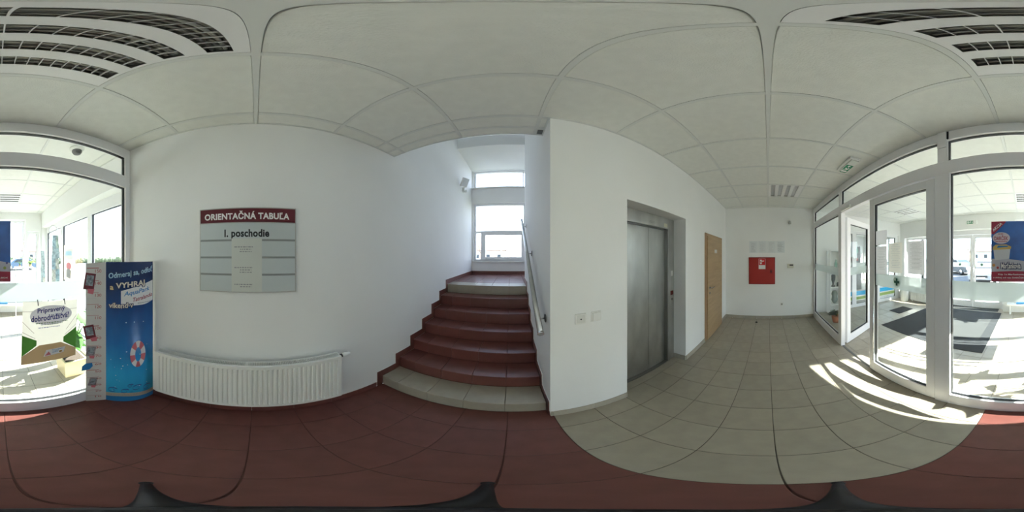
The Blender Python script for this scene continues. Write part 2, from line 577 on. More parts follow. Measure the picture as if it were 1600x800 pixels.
# ------------------------------------------------------------------ staircase
RISE, RUN, Y0 = 0.155, 0.27, 1.13
NST = 7
core = [(Y0 + 0.012, -0.1)]
for k in range(NST):
    core += [(Y0 + 0.012 + RUN * k, RISE * (k + 1) - 0.012), (Y0 + 0.012 + RUN * (k + 1) if k < NST - 1 else 4.6, RISE * (k + 1) - 0.012)]
core += [(4.6, -0.1)]
st = MB().prism(core, lambda p, t: (t, p[0], p[1]), XW, 0.25).build('staircase', M_REDGROUT, None, kind='structure',
     label='tiled staircase of seven steps, red with beige first and last steps', cat='stairs')
jx = [XW + 0.010, -0.95, -0.65, -0.35, -0.05, 0.25 - 0.010]
for k in range(NST):
    m = M_BEIGE if k in (0, NST - 1) else M_RED
    y = Y0 + RUN * k
    z = RISE * (k + 1)
    for i in range(5):
        a, b = jx[i] + 0.0015, jx[i + 1] - 0.0015
        tile('riser_tile', st, m, a, b, y + 0.002, y + 0.014, z - RISE + 0.001, z - 0.0125, 0.001)
        tile('tread_tile', st, m, a, b, y - 0.004, y + (RUN if k < NST - 1 else 0.30) - 0.001, z - 0.012, z, 0.004)
land_y = lines(Y0 + RUN * 6 + 0.30, 4.6, Y0 + RUN * 6 + 0.30, 0.3015)
for i in range(5):
    for j in range(len(land_y) - 1):
        tile('landing_tile', st, M_RED, jx[i] + 0.0015, jx[i + 1] - 0.0015, land_y[j] + 0.0015, land_y[j + 1] - 0.0015, RISE * 7 - 0.012, RISE * 7)
# landing continues behind the stair wall
box('landing_slab', M_RED, st, 0.25, 1.7, 3.2, 4.6, RISE * 7 - 0.15, RISE * 7)
for xa, xb in ((XW, XW + 0.0095), (0.2405, 0.25)):
    for k in range(NST):
        y = Y0 + RUN * k
        z = RISE * (k + 1)
        y1 = y + RUN - 0.07 if k < NST - 1 else (4.6 if xa < 0 else 3.2)
        pts = [(y - 0.07, z - RISE + 0.002), (y + 0.0, z - RISE + 0.002), (y + 0.0, z), (y1, z), (y1, z + 0.088), (y - 0.07, z + 0.088)]
        if k == 0: pts[0] = (y - 0.07, 0.0); pts[1] = (y, 0.0)
        MB().prism(pts, lambda p, t: (t, p[0], p[1]), xa, xb).build('skirting_tile', M_RED, st)
        # pale line of mastic on the wall along the skirting
        q = 0.006
        pl = [(y - 0.07 - q, z - RISE + 0.09), (y - 0.07, z - RISE + 0.09), (y - 0.07, z + 0.088), (y1, z + 0.088), (y1, z + 0.088 + q), (y - 0.07 - q, z + 0.088 + q)]
        if k == 0: pl[0] = (pl[0][0], 0.075); pl[1] = (pl[1][0], 0.075)
        xm = xa + 0.004 if xa < 0 else xb - 0.004
        MB().prism(pl, lambda p, t: (t, p[0], p[1]), *((xa, xm) if xa < 0 else (xm, xb))).build('joint_line', M_WALL, st)
skb = MB().box(XW + 0.01, 1.7, 4.588, 4.6, RISE * 7, RISE * 7 + 0.085).build('skirting_tile', M_RED, st)

# stair windows
def bars(parent, m, axis, p0, p1, items):
    """items: (name, u0, u1, z0, z1)"""
    for nm, u0, u1, z0, z1 in items:
        if axis == 'x': box(nm, m, parent, p0, p1, u0, u1, z0, z1, 0.003)
        else: box(nm, m, parent, u0, u1, p0, p1, z0, z1, 0.003)

def pane(parent, axis, p, u0, u1, z0, z1, m=M_GLASS, gasket=True, both=0.012, t=0.006):
    if axis == 'x': g = box('pane', m, parent, p - t / 2, p + t / 2, u0, u1, z0, z1)
    else: g = box('pane', m, parent, u0, u1, p - t / 2, p + t / 2, z0, z1)
    if gasket:
        w = MB()
        e = 0.007
        for a, b, c, d in ((u0, u0 + e, z0, z1), (u1 - e, u1, z0, z1), (u0 + e, u1 - e, z0, z0 + e), (u0 + e, u1 - e, z1 - e, z1)):
            if axis == 'x': w.box(p - both, p + both, a, b, c, d)
            else: w.box(a, b, p - both, p + both, c, d)
        w.build('gasket', M_GASKET, g)
    return g

w7 = thing('window_7', 'tall stair window over the landing with a small opening sash', 'window', (-0.1, 4.72, 1.45), kind='structure')
bars(w7, M_PVC, 'y', 4.68, 4.75, [('jamb', -1.11, -1.05, 1.45, 3.17), ('jamb', 0.89, 0.95, 1.45, 3.17), ('head_rail', -1.05, 0.89, 3.11, 3.17), ('sill_rail', -1.05, 0.89, 1.45, 1.505),
     ('transom', -1.05, 0.89, 2.27, 2.335), ('mullion', -0.90, -0.83, 1.505, 2.27), ('mullion', 0.335, 0.40, 1.505, 3.11)])
bars(w7, M_PVC, 'y', 4.655, 4.72, [('sash_stile', -0.83, -0.765, 1.505, 2.27), ('sash_stile', 0.27, 0.335, 1.505, 2.27), ('sash_rail', -0.765, 0.27, 2.205, 2.27), ('sash_rail', -0.765, 0.27, 1.505, 1.57)])
pane(w7, 'y', 4.715, -1.05, 0.335, 2.335, 3.11, M_GLASS_N, False)
pane(w7, 'y', 4.715, -1.05, -0.90, 1.505, 2.27, M_GLASS_N, False)
pane(w7, 'y', 4.69, -0.765, 0.27, 1.57, 2.205, M_GLASS_N, False)
pane(w7, 'y', 4.715, 0.40, 0.89, 1.505, 3.11, M_GLASS_N, False)
box('sash_handle', M_WHITEP, w7, -0.805, -0.79, 4.62, 4.655, 1.85, 1.97, 0.003)
box('window_sill', M_WHITEP, w7, -1.14, 0.97, 4.555, 4.68, 1.425, 1.45, 0.004)
w8 = thing('window_8', 'upper strip window of the stairwell under the landing slab', 'window', (-0.1, 4.72, 3.66), kind='structure')
bars(w8, M_PVC, 'y', 4.68, 4.75, [('jamb', -1.11, -1.05, 3.66, 4.30), ('jamb', 0.89, 0.95, 3.66, 4.30), ('head_rail', -1.05, 0.89, 4.26, 4.30), ('sill_rail', -1.05, 0.89, 3.66, 3.70),
     ('mullion', 0.315, 0.345, 3.70, 4.26)])
pane(w8, 'y', 4.715, -1.05, 0.315, 3.70, 4.26, M_GLASS_N, False)
pane(w8, 'y', 4.715, 0.345, 0.89, 3.70, 4.26, M_GLASS_N, False)
box('window_sill', M_WHITEP, w8, XW, 0.97, 4.50, 4.68, 3.635, 3.66, 0.004)

w11 = thing('window_11', 'added unseen stairwell window that lights the upper landing', 'window', (-0.1, 4.72, 4.80), kind='structure')  # out of view, added so daylight bounces onto the landing slab front
bars(w11, M_PVC, 'y', 4.68, 4.75, [('jamb', -1.11, -1.05, 4.80, 5.45), ('jamb', 0.89, 0.95, 4.80, 5.45), ('head_rail', -1.05, 0.89, 5.39, 5.45), ('sill_rail', -1.05, 0.89, 4.80, 4.86)])
pane(w11, 'y', 4.715, -1.05, 0.89, 4.86, 5.39, M_GLASS_N, False)

# handrail
hr = thing('handrail', 'round steel handrail on wall brackets beside the stairs', 'handrail', (0.19, 1.04, 1.06))
pA, pB = Vector((0.185, 1.035, 1.055)), Vector((0.185, 3.12, 2.31))
MB().tube([pA, pB], 0.021, 16).build('rail', M_STEEL, hr)
dr = (pB - pA).normalized()
MB().tube([pA - dr * 0.004, pA + dr * 0.012], 0.0222, 16).build('end_cap', M_CHROME, hr)
for yb, zb in ((1.19, 1.112), (2.05, 1.625), (2.89, 2.135)):
    c = pA + dr * ((yb - pA.y) / dr.y)
    b = MB().tube([(0.249, yb, c.z - 0.035), (0.215, yb, c.z - 0.038), (0.192, yb, c.z - 0.03), (0.185, yb, c.z - 0.012)], 0.006, 10).build('bracket', M_CHROME, hr)
    MB().lathe([(0.034, 0.2425), (0.034, 0.2475), (0.031, 0.25)], (0, yb, c.z - 0.035), 'x', 20).build('flange', M_STEELD, b)

# floodlight on the stair wall
fl = thing('floodlight', 'white floodlight with motion sensor high on the stair wall', 'light', (XW, 3.6, 3.25))
box('wall_bracket', M_WHITEP, fl, XW, XW + 0.06, 3.66, 3.74, 3.20, 3.32, 0.006)
w = MB().bbox(-0.085, 0.085, -0.11, 0.11, -0.03, 0.03, 0.008)
hd = w.build('lamp_head', M_WHITEP, fl)
rot = Matrix.Translation((XW + 0.11, 3.50, 3.37)) @ Vector((0.75, -0.45, -0.5)).to_track_quat('-Z', 'Y').to_matrix().to_4x4()
hd.data.transform(rot)
gl = MB().box(-0.072, 0.072, -0.095, 0.095, -0.033, -0.0305).build('lens', mat('pale lens', (0.75, 0.78, 0.8), 0.15), hd)
gl.data.transform(rot)
MB().tube([(XW + 0.05, 3.68, 3.30), (XW + 0.09, 3.58, 3.34)], 0.012, 10).build('arm', M_WHITEP, fl)
MB().lathe([(0.026, -0.03), (0.032, 0.0), (0.02, 0.028), (0.004, 0.034)], (XW + 0.085, 3.70, 3.22), 'z', 16).build('motion_sensor', M_WHITEP, fl)

# ------------------------------------------------------------------ glass partition
w1 = thing('window_1', 'white framed glass partition with fanlights between hall and lobby', 'partition', (1.4, YP - 0.035, 0), kind='structure')
F0, F1 = YP - 0.07, YP
def pb(nm, x0, x1, z0, z1, f0=F0, f1=F1): return box(nm, M_PVC, w1, x0, x1, f0, f1, z0, z1, 0.003)
pb('stile', XW, XW + 0.055, 0, ZC)
pb('stile', XE - 0.06, XE, 0, ZC)
pb('head_rail', XW + 0.055, XE - 0.06, 2.695, ZC)
pb('transom', XW + 0.055, XE - 0.06, 2.305, 2.44)
pb('mullion', 0.555, 0.69, 0, 2.305)
pb('mullion', 0.575, 0.665, 2.44, 2.695)
pb('mullion', 2.345, 2.455, 0, 2.305)
pb('mullion', 2.36, 2.44, 2.44, 2.695)
pb('sill_rail', XW + 0.055, 0.555, 0, 0.165)
pb('sill_rail', 2.455, XE - 0.06, 0, 0.165)
box('mullion_clip', M_DARK, w1, 0.562, 0.576, F1, F1 + 0.012, 2.70, 2.80, 0.002)
pb('mullion_cover', 0.58, 0.66, 2.60, ZC, F1, F1 + 0.012)
GY = YP - 0.038
for (x0, x1, z0, z1) in ((XW + 0.055, 0.555, 0.165, 2.305), (2.455, XE - 0.06, 0.165, 2.305), (XW + 0.055, 0.575, 2.44, 2.695), (0.665, 2.36, 2.44, 2.695), (2.44, XE - 0.06, 2.44, 2.695)):
    pane(w1, 'y', GY, x0, x1, z0, z1, both=0.014)
for (x0, x1) in ((XW + 0.062, 0.548), (2.462, XE - 0.067)):
    box('frosted_strip', M_FROST, w1, x0, x1, GY + 0.0035, GY + 0.0045, 1.262, 1.405)
w1['kind'] = 'structure'
box('threshold', M_STEELD, w1, 0.69, 2.345, F0 + 0.02, F1 - 0.015, -0.003, 0.004)

def cross_sticker(parent, fn, r):
    d_ = sheet('cross_sticker', fn, ell(0, 0, r, r, 28), mat('pale green sticker', (0.60, 0.68, 0.62), 0.5, trans=0.5), parent, 0.0008)
    a, b = r * 0.72, r * 0.24
    sheet('cross', fn, [(-b, -a), (b, -a), (b, -b), (a, -b), (a, b), (b, b), (b, a), (-b, a), (-b, b), (-a, b), (-a, -b), (-b, -b)], mat('dark green print', (0.01, 0.10, 0.06), 0.5), d_, 0.0016)

def leaf_door(name, label, wdt, h, hinge_xy, ang, bottom=0.17, topr=0.095, stile=0.085, cross=None, band=True, handle=True, extra=None):
    """a glazed door leaf built along +x from its hinge, then turned"""
    d = thing(name, label, 'door', (0, 0, 0), kind='structure')
    t0, t1 = -0.03, 0.03
    for nm, x0, x1, z0, z1 in (('stile', 0, stile, 0.012, h), ('stile', wdt - stile, wdt, 0.012, h), ('top_rail', stile, wdt - stile, h - topr, h), ('bottom_rail', stile, wdt - stile, 0.012, bottom)):
        box(nm, M_PVC, d, x0, x1, t0, t1, z0, z1, 0.003)
    pane(d, 'y', 0, stile, wdt - stile, bottom, h - topr, both=0.016)
    if band:
        box('frosted_strip', M_FROST, d, stile + 0.007, wdt - stile - 0.007, 0.0035, 0.0045, 1.262, 1.405)
    if cross is not None:
        cross_sticker(d, flat((cross, 0.0048, 1.337), (-1, 0, 0), (0, 0, 1), (0, 1, 0)), 0.052)
    if handle:
        for sg in (1, -1):
            hx = wdt - stile * 0.5
            b = MB().tube([(hx, sg * 0.075, 0.95), (hx, sg * 0.075, 1.30)], 0.012, 10).build('pull_handle', M_CHROME, d)
            MB().tube([(hx, sg * 0.03, 1.0), (hx, sg * 0.075, 1.0)], 0.008, 8).build('handle_post', M_CHROME, b)
            MB().tube([(hx, sg * 0.03, 1.25), (hx, sg * 0.075, 1.25)], 0.008, 8).build('handle_post', M_CHROME, b)
    if extra: extra(d)
    d.location = (hinge_xy[0], hinge_xy[1], 0)
    d.rotation_euler = (0, 0, ang)
    return d
# closed leaf: hinge at the mullion x=0.69, runs to 1.583
d1 = leaf_door('door_1', 'closed white glazed door leaf with four papers on its glass', 0.885, 2.29, (0.695, YP - 0.036), 0.0, 0.17, 0.082, 0.085, cross=1.151 - 0.695, handle=False,
               extra=lambda d: MB().tube([(0.795, 0.045, 0.22), (0.795, 0.045, 1.12)], 0.008, 10).build('push_bar', M_CHROME, d))
# open leaf, turned into the lobby
def leaf_fittings(d):
    for z in (0.35, 1.35, 1.60, 2.05):
        MB().tube([(-0.012, 0.034, z - 0.05), (-0.012, 0.034, z + 0.05)], 0.011, 10).build('hinge', M_PVC, d)
    box('floor_bolt', M_DARK, d, 0.01, 0.045, 0.03, 0.045, 0.012, 0.05)
d2 = leaf_door('door_2', 'open white glazed door leaf swung into the lobby', 0.83, 2.25, (2.40, YP - 0.112), math.radians(-63), 0.17, 0.10, 0.10, handle=False, extra=leaf_fittings)
clo = box('door_closer', M_WHITEP, w1, 2.02, 2.30, F1, F1 + 0.03, 2.315, 2.36, 0.006)
MB().tube([(2.05, F1 + 0.015, 2.335), (2.32, F1 + 0.02, 2.322)], 0.008, 8).build('closer_arm', M_WHITEP, clo)

# ------------------------------------------------------------------ lobby windows and doors
for i, (a, b, nm, lab) in enumerate(((-2.13, -1.25, 'window_2', 'tall west lobby window beside the glass partition'), (-3.27, -2.13, 'window_3', 'middle tall west lobby window behind the brochure rack'), (-4.42, -3.27, 'window_4', 'tall west lobby window in the far corner'))):
    ww = thing(nm, lab, 'window', (XW - 0.18, (a + b) / 2, 0.06), kind='structure')
    x0, x1 = XW - 0.21, XW - 0.14
    bars(ww, M_PVC, 'x', x0, x1, [('stile', a, a + 0.055, 0.06, 2.40), ('stile', b - 0.055, b, 0.06, 2.40), ('head_rail', a + 0.055, b - 0.055, 2.235, 2.40), ('sill_rail', a + 0.055, b - 0.055, 0.06, 0.15)])
    pane(ww, 'x', XW - 0.175, a + 0.055, b - 0.055, 0.15, 2.235, both=0.016)
for nm, lab, a, b, z0, z1 in (('window_5', 'narrow south lobby window in the corner', -1.10, -0.76, 0.34, 2.30), ('window_6', 'wide south lobby window with a high head', -0.70, 0.24, 0.34, 2.62), ('window_9', 'south lobby window near the shop doors', 2.78, 4.02, 0.40, 2.25)):
    ww = thing(nm, lab, 'window', ((a + b) / 2, YS - 0.18, z0), kind='structure')
    bars(ww, M_PVC, 'y', YS - 0.21, YS - 0.14, [('stile', a, a + 0.06, z0, z1), ('stile', b - 0.06, b, z0, z1), ('head_rail', a + 0.06, b - 0.06, z1 - 0.07, z1), ('sill_rail', a + 0.06, b - 0.06, z0, z0 + 0.07)])
    pane(ww, 'y', YS - 0.175, a + 0.06, b - 0.06, z0 + 0.07, z1 - 0.07)
    box('window_sill', M_WHITEP, ww, a, b, YS - 0.14, YS + 0.04, z0 - 0.03, z0, 0.004)
t1_ = thing('trim_1', 'white frame around the entrance doors', 'door frame', (1.52, YS - 0.25, 0), kind='structure')
bars(t1_, M_PVC, 'y', YS - 0.30, YS - 0.20, [('jamb', 0.58, 0.64, 0, 2.38), ('jamb', 2.40, 2.46, 0, 2.38), ('head_rail', 0.64, 2.40, 2.25, 2.38)])
leaf_door('door_4', 'entrance door leaf with a green cross sticker, nearer the shop', 0.87, 2.24, (1.525, YS - 0.25), 0, 0.20, 0.09, 0.075, cross=0.42)
d5 = leaf_door('door_5', 'entrance door leaf with a green cross sticker, behind the poster', 0.87, 2.24, (0.645, YS - 0.25), 0, 0.20, 0.09, 0.075, cross=0.60)

# shop front on the east side of the lobby
t2_ = thing('trim_2', 'white frame of the glazed shop front', 'door frame', (VXE + 0.06, -3.1, 0), kind='structure')
bars(t2_, M_PVC, 'x', VXE + 0.02, VXE + 0.10, [('jamb', -4.34, -4.20, 0, 2.36), ('mullion', -3.47, -3.33, 0, 2.36), ('mullion', -2.56, -2.42, 0, 2.36), ('jamb', -2.06, -1.98, 0, 2.36),
     ('head_rail', -4.20, -3.47, 2.27, 2.36), ('head_rail', -3.33, -2.56, 2.27, 2.36), ('head_rail', -2.42, -2.06, 2.27, 2.36),
     ('bottom_rail', -4.20, -3.47, 0, 0.10), ('bottom_rail', -3.33, -2.56, 0, 0.10), ('bottom_rail', -2.42, -2.06, 0, 0.10)])
M_SB = mat('blue stripe film', (0.02, 0.40, 0.72), 0.4)
M_SG = mat('green stripe film', (0.30, 0.42, 0.12), 0.4)
M_SW = mat('white stripe film', (0.8, 0.82, 0.8), 0.4)
for a, b in ((-4.20, -3.47), (-3.33, -2.56), (-2.42, -2.06)):
    g = pane(t2_, 'x', VXE + 0.06, a, b, 0.10, 2.27)
    for nm, m, z0, z1 in (('blue_stripe', M_SB, 0.365, 0.50), ('white_stripe', M_SW, 0.325, 0.365), ('green_stripe', M_SG, 0.225, 0.325), ('white_stripe', M_SW, 0.20, 0.225)):
        box(nm, m, g, VXE + 0.054, VXE + 0.0565, a + 0.008, b - 0.008, z0, z1)
    box('frosted_strip', M_FROST, g, VXE + 0.0545, VXE + 0.0565, a + 0.008, b - 0.008, 1.28, 1.40)
cross_sticker(t2_, flat((VXE + 0.054, -2.95, 1.34), (0, 1, 0), (0, 0, 1), (-1, 0, 0)), 0.07)

# ------------------------------------------------------------------ lift
lift = thing('elevator', 'brushed steel lift entrance in a white recess', 'elevator', (1.4, 1.24, 0))
LY = 1.232
w = MB()
box('header', M_STEEL, lift, 0.895, 1.757, LY, LY + 0.05, 1.955, 2.098, 0.002)
box('jamb', M_STEEL, lift, 1.757, 1.891, LY, LY + 0.05, 0.0, 2.098, 0.002)
box('jamb', M_STEEL, lift, 0.895, 0.957, LY, LY + 0.05, 0.0, 1.955, 0.002)
box('jamb_return', M_STEELD, lift, 1.735, 1.757, LY + 0.006, LY + 0.075, 0.0, 1.953)
box('jamb_return', M_STEELD, lift, 0.957, 1.735, LY + 0.006, LY + 0.075, 1.94, 1.953)
box('door_panel', M_STEEL, lift, 0.957, 1.4235, LY + 0.05, LY + 0.075, 0.008, 1.94, 0.0015)
box('door_panel', M_STEEL, lift, 1.4285, 1.735, LY + 0.05, LY + 0.075, 0.008, 1.94, 0.0015)
box('shaft_back', M_DARK, lift, 0.895, 1.891, LY + 0.076, LY + 0.082, 0.0, 2.098)
box('sill_track', M_STEELD, lift, 0.895, 1.757, LY, LY + 0.076, 0.0, 0.008)
box('header_sticker', mat('cream sticker', (0.66, 0.64, 0.50), 0.6), lift, 1.66, 1.735, LY - 0.001, LY, 1.972, 2.022)
text_rows('header_print', flat((1.38, LY - 0.0005, 1.99), (1, 0, 0), (0, 0, 1), (0, -1, 0)), [(0.0, 0.1, 0.0, 0.008), (0.01, 0.09, 0.016, 0.008)], M_INK, lift)
ct = box('call_panel', M_STEEL, lift, 1.795, 1.872, LY - 0.004, LY, 0.93, 1.42, 0.0015)
box('sticker', M_WHITEP, ct, 1.81, 1.86, LY - 0.005, LY - 0.004, 1.33, 1.40)
box('display', mat('dark red display', (0.10, 0.008, 0.006), 0.2), ct, 1.80, 1.868, LY - 0.006, LY - 0.004, 1.065, 1.125)
MB().lathe([(0.017, 0.0), (0.017, -0.006), (0.013, -0.009)], (1.835, LY - 0.004, 1.005), 'y', 20).build('call_button', M_STEELD, ct)

# ------------------------------------------------------------------ wooden door
dw = thing('door_3', 'pale oak veneer door with steel lever handle and small room sign', 'door', (3.06, YN, 0), kind='structure')
M_OAKD = mat('oak frame edge', (0.36, 0.22, 0.12), 0.5, var=0.15, scale=4, stretch=(10, 10, 1))
box('frame_jamb', M_OAKD, dw, 2.553, 2.628, YN - 0.014, YN + 0.02, 0.0, 2.0, 0.002)
box('frame_jamb', M_OAKD, dw, 3.50, 3.556, YN - 0.014, YN + 0.02, 0.0, 2.0, 0.002)
box('frame_head', M_OAK, dw, 2.628, 3.50, YN - 0.014, YN + 0.02, 1.955, 2.0, 0.002)
box('door_leaf', M_OAK, dw, 2.632, 3.496, YN - 0.03, YN + 0.01, 0.006, 1.951, 0.003)
hp = box('handle_plate', M_CHROME, dw, 2.70, 2.74, YN - 0.036, YN - 0.03, 1.0, 1.05, 0.002)
MB().tube([(2.72, YN - 0.034, 1.028), (2.72, YN - 0.075, 1.028), (2.73, YN - 0.082, 1.028), (2.85, YN - 0.082, 1.028)], 0.009, 10).build('lever', M_CHROME, hp)
MB().lathe([(0.022, 0.0), (0.022, -0.006)], (2.72, YN - 0.03, 0.93), 'y', 18).build('keyhole_plate', M_CHROME, dw)
fn = flat((3.0, YN - 0.0305, 1.66), (1, 0, 0), (0, 0, 1), (0, -1, 0))
sg_ = box('room_sign', mat('silver sign', (0.62, 0.62, 0.6), 0.4), dw, 2.99, 3.14, YN - 0.032, YN - 0.03, 1.655, 1.725)
text_rows('sign_print', fn, [(0.015, 0.06, 0.02, 0.03), (0.085, 0.125, 0.02, 0.035)], M_WHITEINK, sg_, 0.0022)

# ------------------------------------------------------------------ wall fittings on the lift wall
sk = thing('wall_socket', 'white wall socket with a dark earth pin near the stair corner', 'socket', (0.466, YN, 1.137))
box('plate', M_WHITEP, sk, 0.424, 0.508, YN - 0.012, YN, 1.095, 1.179, 0.004)
box('inset', mat('shaded plastic', (0.72, 0.72, 0.69), 0.4), sk, 0.436, 0.496, YN - 0.0135, YN - 0.011, 1.107, 1.167, 0.002)
MB().lathe([(0.0055, 0), (0.0055, -0.004)], (0.466, YN - 0.0128, 1.136), 'y', 12).build('earth_pin', M_DARK, sk)
sw = thing('light_switch', 'white light switch beside the wall socket, nearer the lift', 'switch', (0.592, YN, 1.137))
box('plate', M_WHITEP, sw, 0.55, 0.634, YN - 0.010, YN, 1.095, 1.179, 0.004)
box('rocker', M_WHITEP, sw, 0.558, 0.626, YN - 0.019, YN - 0.008, 1.103, 1.171, 0.004)

# ------------------------------------------------------------------ directory board on the west wall
db = thing('directory_board', 'grey directory board with a dark red header and paper strip on the white wall', 'sign', (XW, -0.062, 1.345))
fb = flat((XW, -0.412, 1.338), (0, 1, 0), (0, 0, 1), (1, 0, 0))      # 0.70 wide, 0.615 high
M_BOARD = mat('pale blue grey board', (0.54, 0.59, 0.60), 0.35, var=0.02, scale=3)
M_BFRAME = mat('silver board frame', (0.47, 0.47, 0.45), 0.4, 0.3)
M_BAR = mat('grey divider', (0.26, 0.28, 0.28), 0.45)
M_MAROON = mat('maroon header', (0.115, 0.010, 0.020), 0.35)
box('back_panel', M_BFRAME, db, XW, XW + 0.012, -0.412, 0.288, 1.338, 1.953, 0.002)
box('header_panel', M_MAROON, db, XW + 0.012, XW + 0.018, -0.403, 0.279, 1.843, 1.944, 0.001)
lettering('ORIENTAČNÁ TABUĽA', fb, 0.042, 0.648, 0.524, 0.588, M_WHITEINK, db, 0.0186, 0.035)
zs = [(1.719, 1.836), (1.597, 1.705), (1.475, 1.583), (1.345, 1.461)]
for a, b in zs:
    box('name_strip', M_BOARD, db, XW + 0.012, XW + 0.016, -0.403, 0.279, a, b, 0.001)
for a, b in ((1.705, 1.719), (1.583, 1.597), (1.461, 1.475)):
    box('divider', M_BAR, db, XW + 0.012, XW + 0.015, -0.403, 0.279, a, b)
lettering('I. poschodie', fb, 0.188, 0.505, 0.398 - 0.018, 0.452, M_BLACKINK, db, 0.0166, 0.035)
pp = box('paper_strip', mat('aged white paper', (0.62, 0.64, 0.60), 0.7), db, XW + 0.016, XW + 0.0172, -0.172, 0.042, 1.345, 1.725)
rows = []
for zc, n in ((1.66, 3), (1.515, 3), (1.395, 2)):
    for k in range(n):
        wdt = (0.13, 0.08, 0.085)[k]
        cx = 0.34 if k else 0.325
        rows.append((cx - wdt / 2, cx + wdt / 2, zc - 1.338 - 0.0165 * k, 0.0075))
text_rows('name_print', fb, rows, M_INK, pp, 0.0178)

# ------------------------------------------------------------------ radiator
rad = thing('radiator', 'long white ribbed panel radiator low on the wall under the directory board', 'radiator', (-1.08, -0.07, 0.214))
ya, yb, za, zb = -0.742, 0.604, 0.214, 0.752
XF = -1.042
w = MB()
prof = []
n = 40
pitch = (yb - ya - 0.05) / n
y = ya + 0.025
prof.append((XF, ya)); prof.append((XF, y))
for i in range(n):
    prof += [(XF, y + pitch * 0.30), (XF - 0.007, y + pitch * 0.42), (XF - 0.007, y + pitch * 0.72), (XF, y + pitch * 0.84)]
    y += pitch
prof.append((XF, yb))
zi = [za, za + 0.03, za + 0.042, zb - 0.042, zb - 0.03, zb]
vs, fs = [], []
for j, z in enumerate(zi):
    for (x, yy) in prof:
        vs.append((XF if j in (0, 1, 4, 5) else x, yy, z))
N = len(prof)
for j in range(len(zi) - 1):
    for i in range(N - 1):
        fs.append((j * N + i, j * N + i + 1, (j + 1) * N + i + 1, (j + 1) * N + i))
w.add(vs, fs)
w.add([(XF, ya, za), (XF, yb, za), (XF - 0.012, yb, za), (XF - 0.012, ya, za)], [(0, 1, 2, 3)])
w.add([(XF, ya, zb), (XF, yb, zb), (XF - 0.012, yb, zb), (XF - 0.012, ya, zb)], [(0, 1, 2, 3)])
w.add([(XF - 0.012, ya, za), (XF - 0.012, yb, za), (XF - 0.012, yb, zb), (XF - 0.012, ya, zb)], [(0, 1, 2, 3)])
for yy in (ya, yb):
    w.add([(XF, yy, za), (XF - 0.012, yy, za), (XF - 0.012, yy, zb), (XF, yy, zb)], [(0, 1, 2, 3)])
w.build('front_panel', M_RAD, rad)
box('back_panel', M_RAD, rad, -1.118, -1.106, ya + 0.01, yb - 0.01, za + 0.01, zb - 0.004)
box('side_cover', M_RAD, rad, -1.118, XF - 0.012, ya, ya + 0.006, za + 0.01, zb, 0.002)
box('side_cover', M_RAD, rad, -1.118, XF - 0.012, yb - 0.006, yb, za + 0.01, zb, 0.002)
w = MB()
for (a, b) in ((ya + 0.006, -0.07), (-0.05, yb - 0.006)):
    w.box(-1.118, -1.110, a, b, zb - 0.006, zb + 0.001)
    w.box(-1.062, XF - 0.012, a, b, zb - 0.006, zb + 0.001)
    k = int((b - a) / 0.0115)
    for i in range(k):
        yy = a + (b - a) * (i + 0.5) / k
        w.box(-1.110, -1.062, yy - 0.0022, yy + 0.0022, zb - 0.005, zb)
w.box(-1.118, XF - 0.012, -0.07, -0.05, zb - 0.006, zb + 0.002)
g_ = w.build('top_grille', M_RAD, rad)
g_['kind'] = 'stuff'
box('convector', M_DARK, rad, -1.104, -1.058, ya + 0.02, yb - 0.02, za + 0.03, zb - 0.05)
for yy in (-0.55, 0.42):
    box('wall_bracket', M_RAD, rad, XW + 0.0005, -1.118, yy - 0.015, yy + 0.015, 0.30, 0.70)
tv = MB().lathe([(0.017, 0.604), (0.017, 0.632)], (-1.085, 0, 0.725), 'y', 18).build('valve_collar', M_DARK, rad)
MB().lathe([(0.015, 0.632), (0.021, 0.636), (0.021, 0.668), (0.017, 0.674), (0.017, 0.70), (0.012, 0.705)], (-1.085, 0, 0.725), 'y', 18).build('thermostat_head', M_WHITEP, rad)
for yy in (0.53, 0.57):
    MB().tube([(XW + 0.0005, yy, 0.185), (-1.09, yy, 0.185), (-1.08, yy, 0.192), (-1.08, yy, 0.23)], 0.008, 10).build('pipe', M_RAD, rad)
    MB().lathe([(0.013, 0.192), (0.013, 0.214)], (-1.08, yy, 0), 'z', 12).build('pipe_nut', M_CHROME, rad)

# ------------------------------------------------------------------ height chart display
hc = thing('height_chart_stand', 'blue cardboard display with a white height scale in the corner by the radiator', 'display stand', (-0.92, -1.0, 0))
P0, P1 = Vector((-0.80, -1.052)), Vector((-1.142, -0.838))
ch = P1 - P0
L = ch.length
tn = ch / L
nn = Vector((-tn.y, tn.x))
if nn.dot(-P0) < 0: nn = -nn
def blue(s, t, d=0.0):
    """s in metres along the curved face"""
    u = s / L
    b = 0.055 * 4 * u * (1 - u) * (1 if 0 <= u <= 1 else 0)
    p = P0 + tn * s + nn * (b + d)
    return Vector((p.x, p.y, t))
w = MB()
NS = 20
for i in range(NS):
    a, b = L * i / NS, L * (i + 1) / NS
    w.add([blue(a, 0.0), blue(b, 0.0), blue(b, 1.553), blue(a, 1.553)], [(0, 1, 2, 3)], True)
    w.add([blue(a, 0.0, -0.004), blue(b, 0.0, -0.004), blue(b, 1.553, -0.004), blue(a, 1.553, -0.004)], [(3, 2, 1, 0)], True)
    w.add([blue(a, 1.553), blue(b, 1.553), blue(b, 1.553, -0.004), blue(a, 1.553, -0.004)], [(0, 1, 2, 3)])
mb_ = bpy.data.materials.new('blue water print')
mb_.use_nodes = True
n_ = mb_.node_tree.nodes
l_ = mb_.node_tree.links
bs = n_['Principled BSDF']
bs.inputs['Roughness'].default_value = 0.22
tcn = n_.new('ShaderNodeTexCoord')
sx_ = n_.new('ShaderNodeSeparateXYZ')
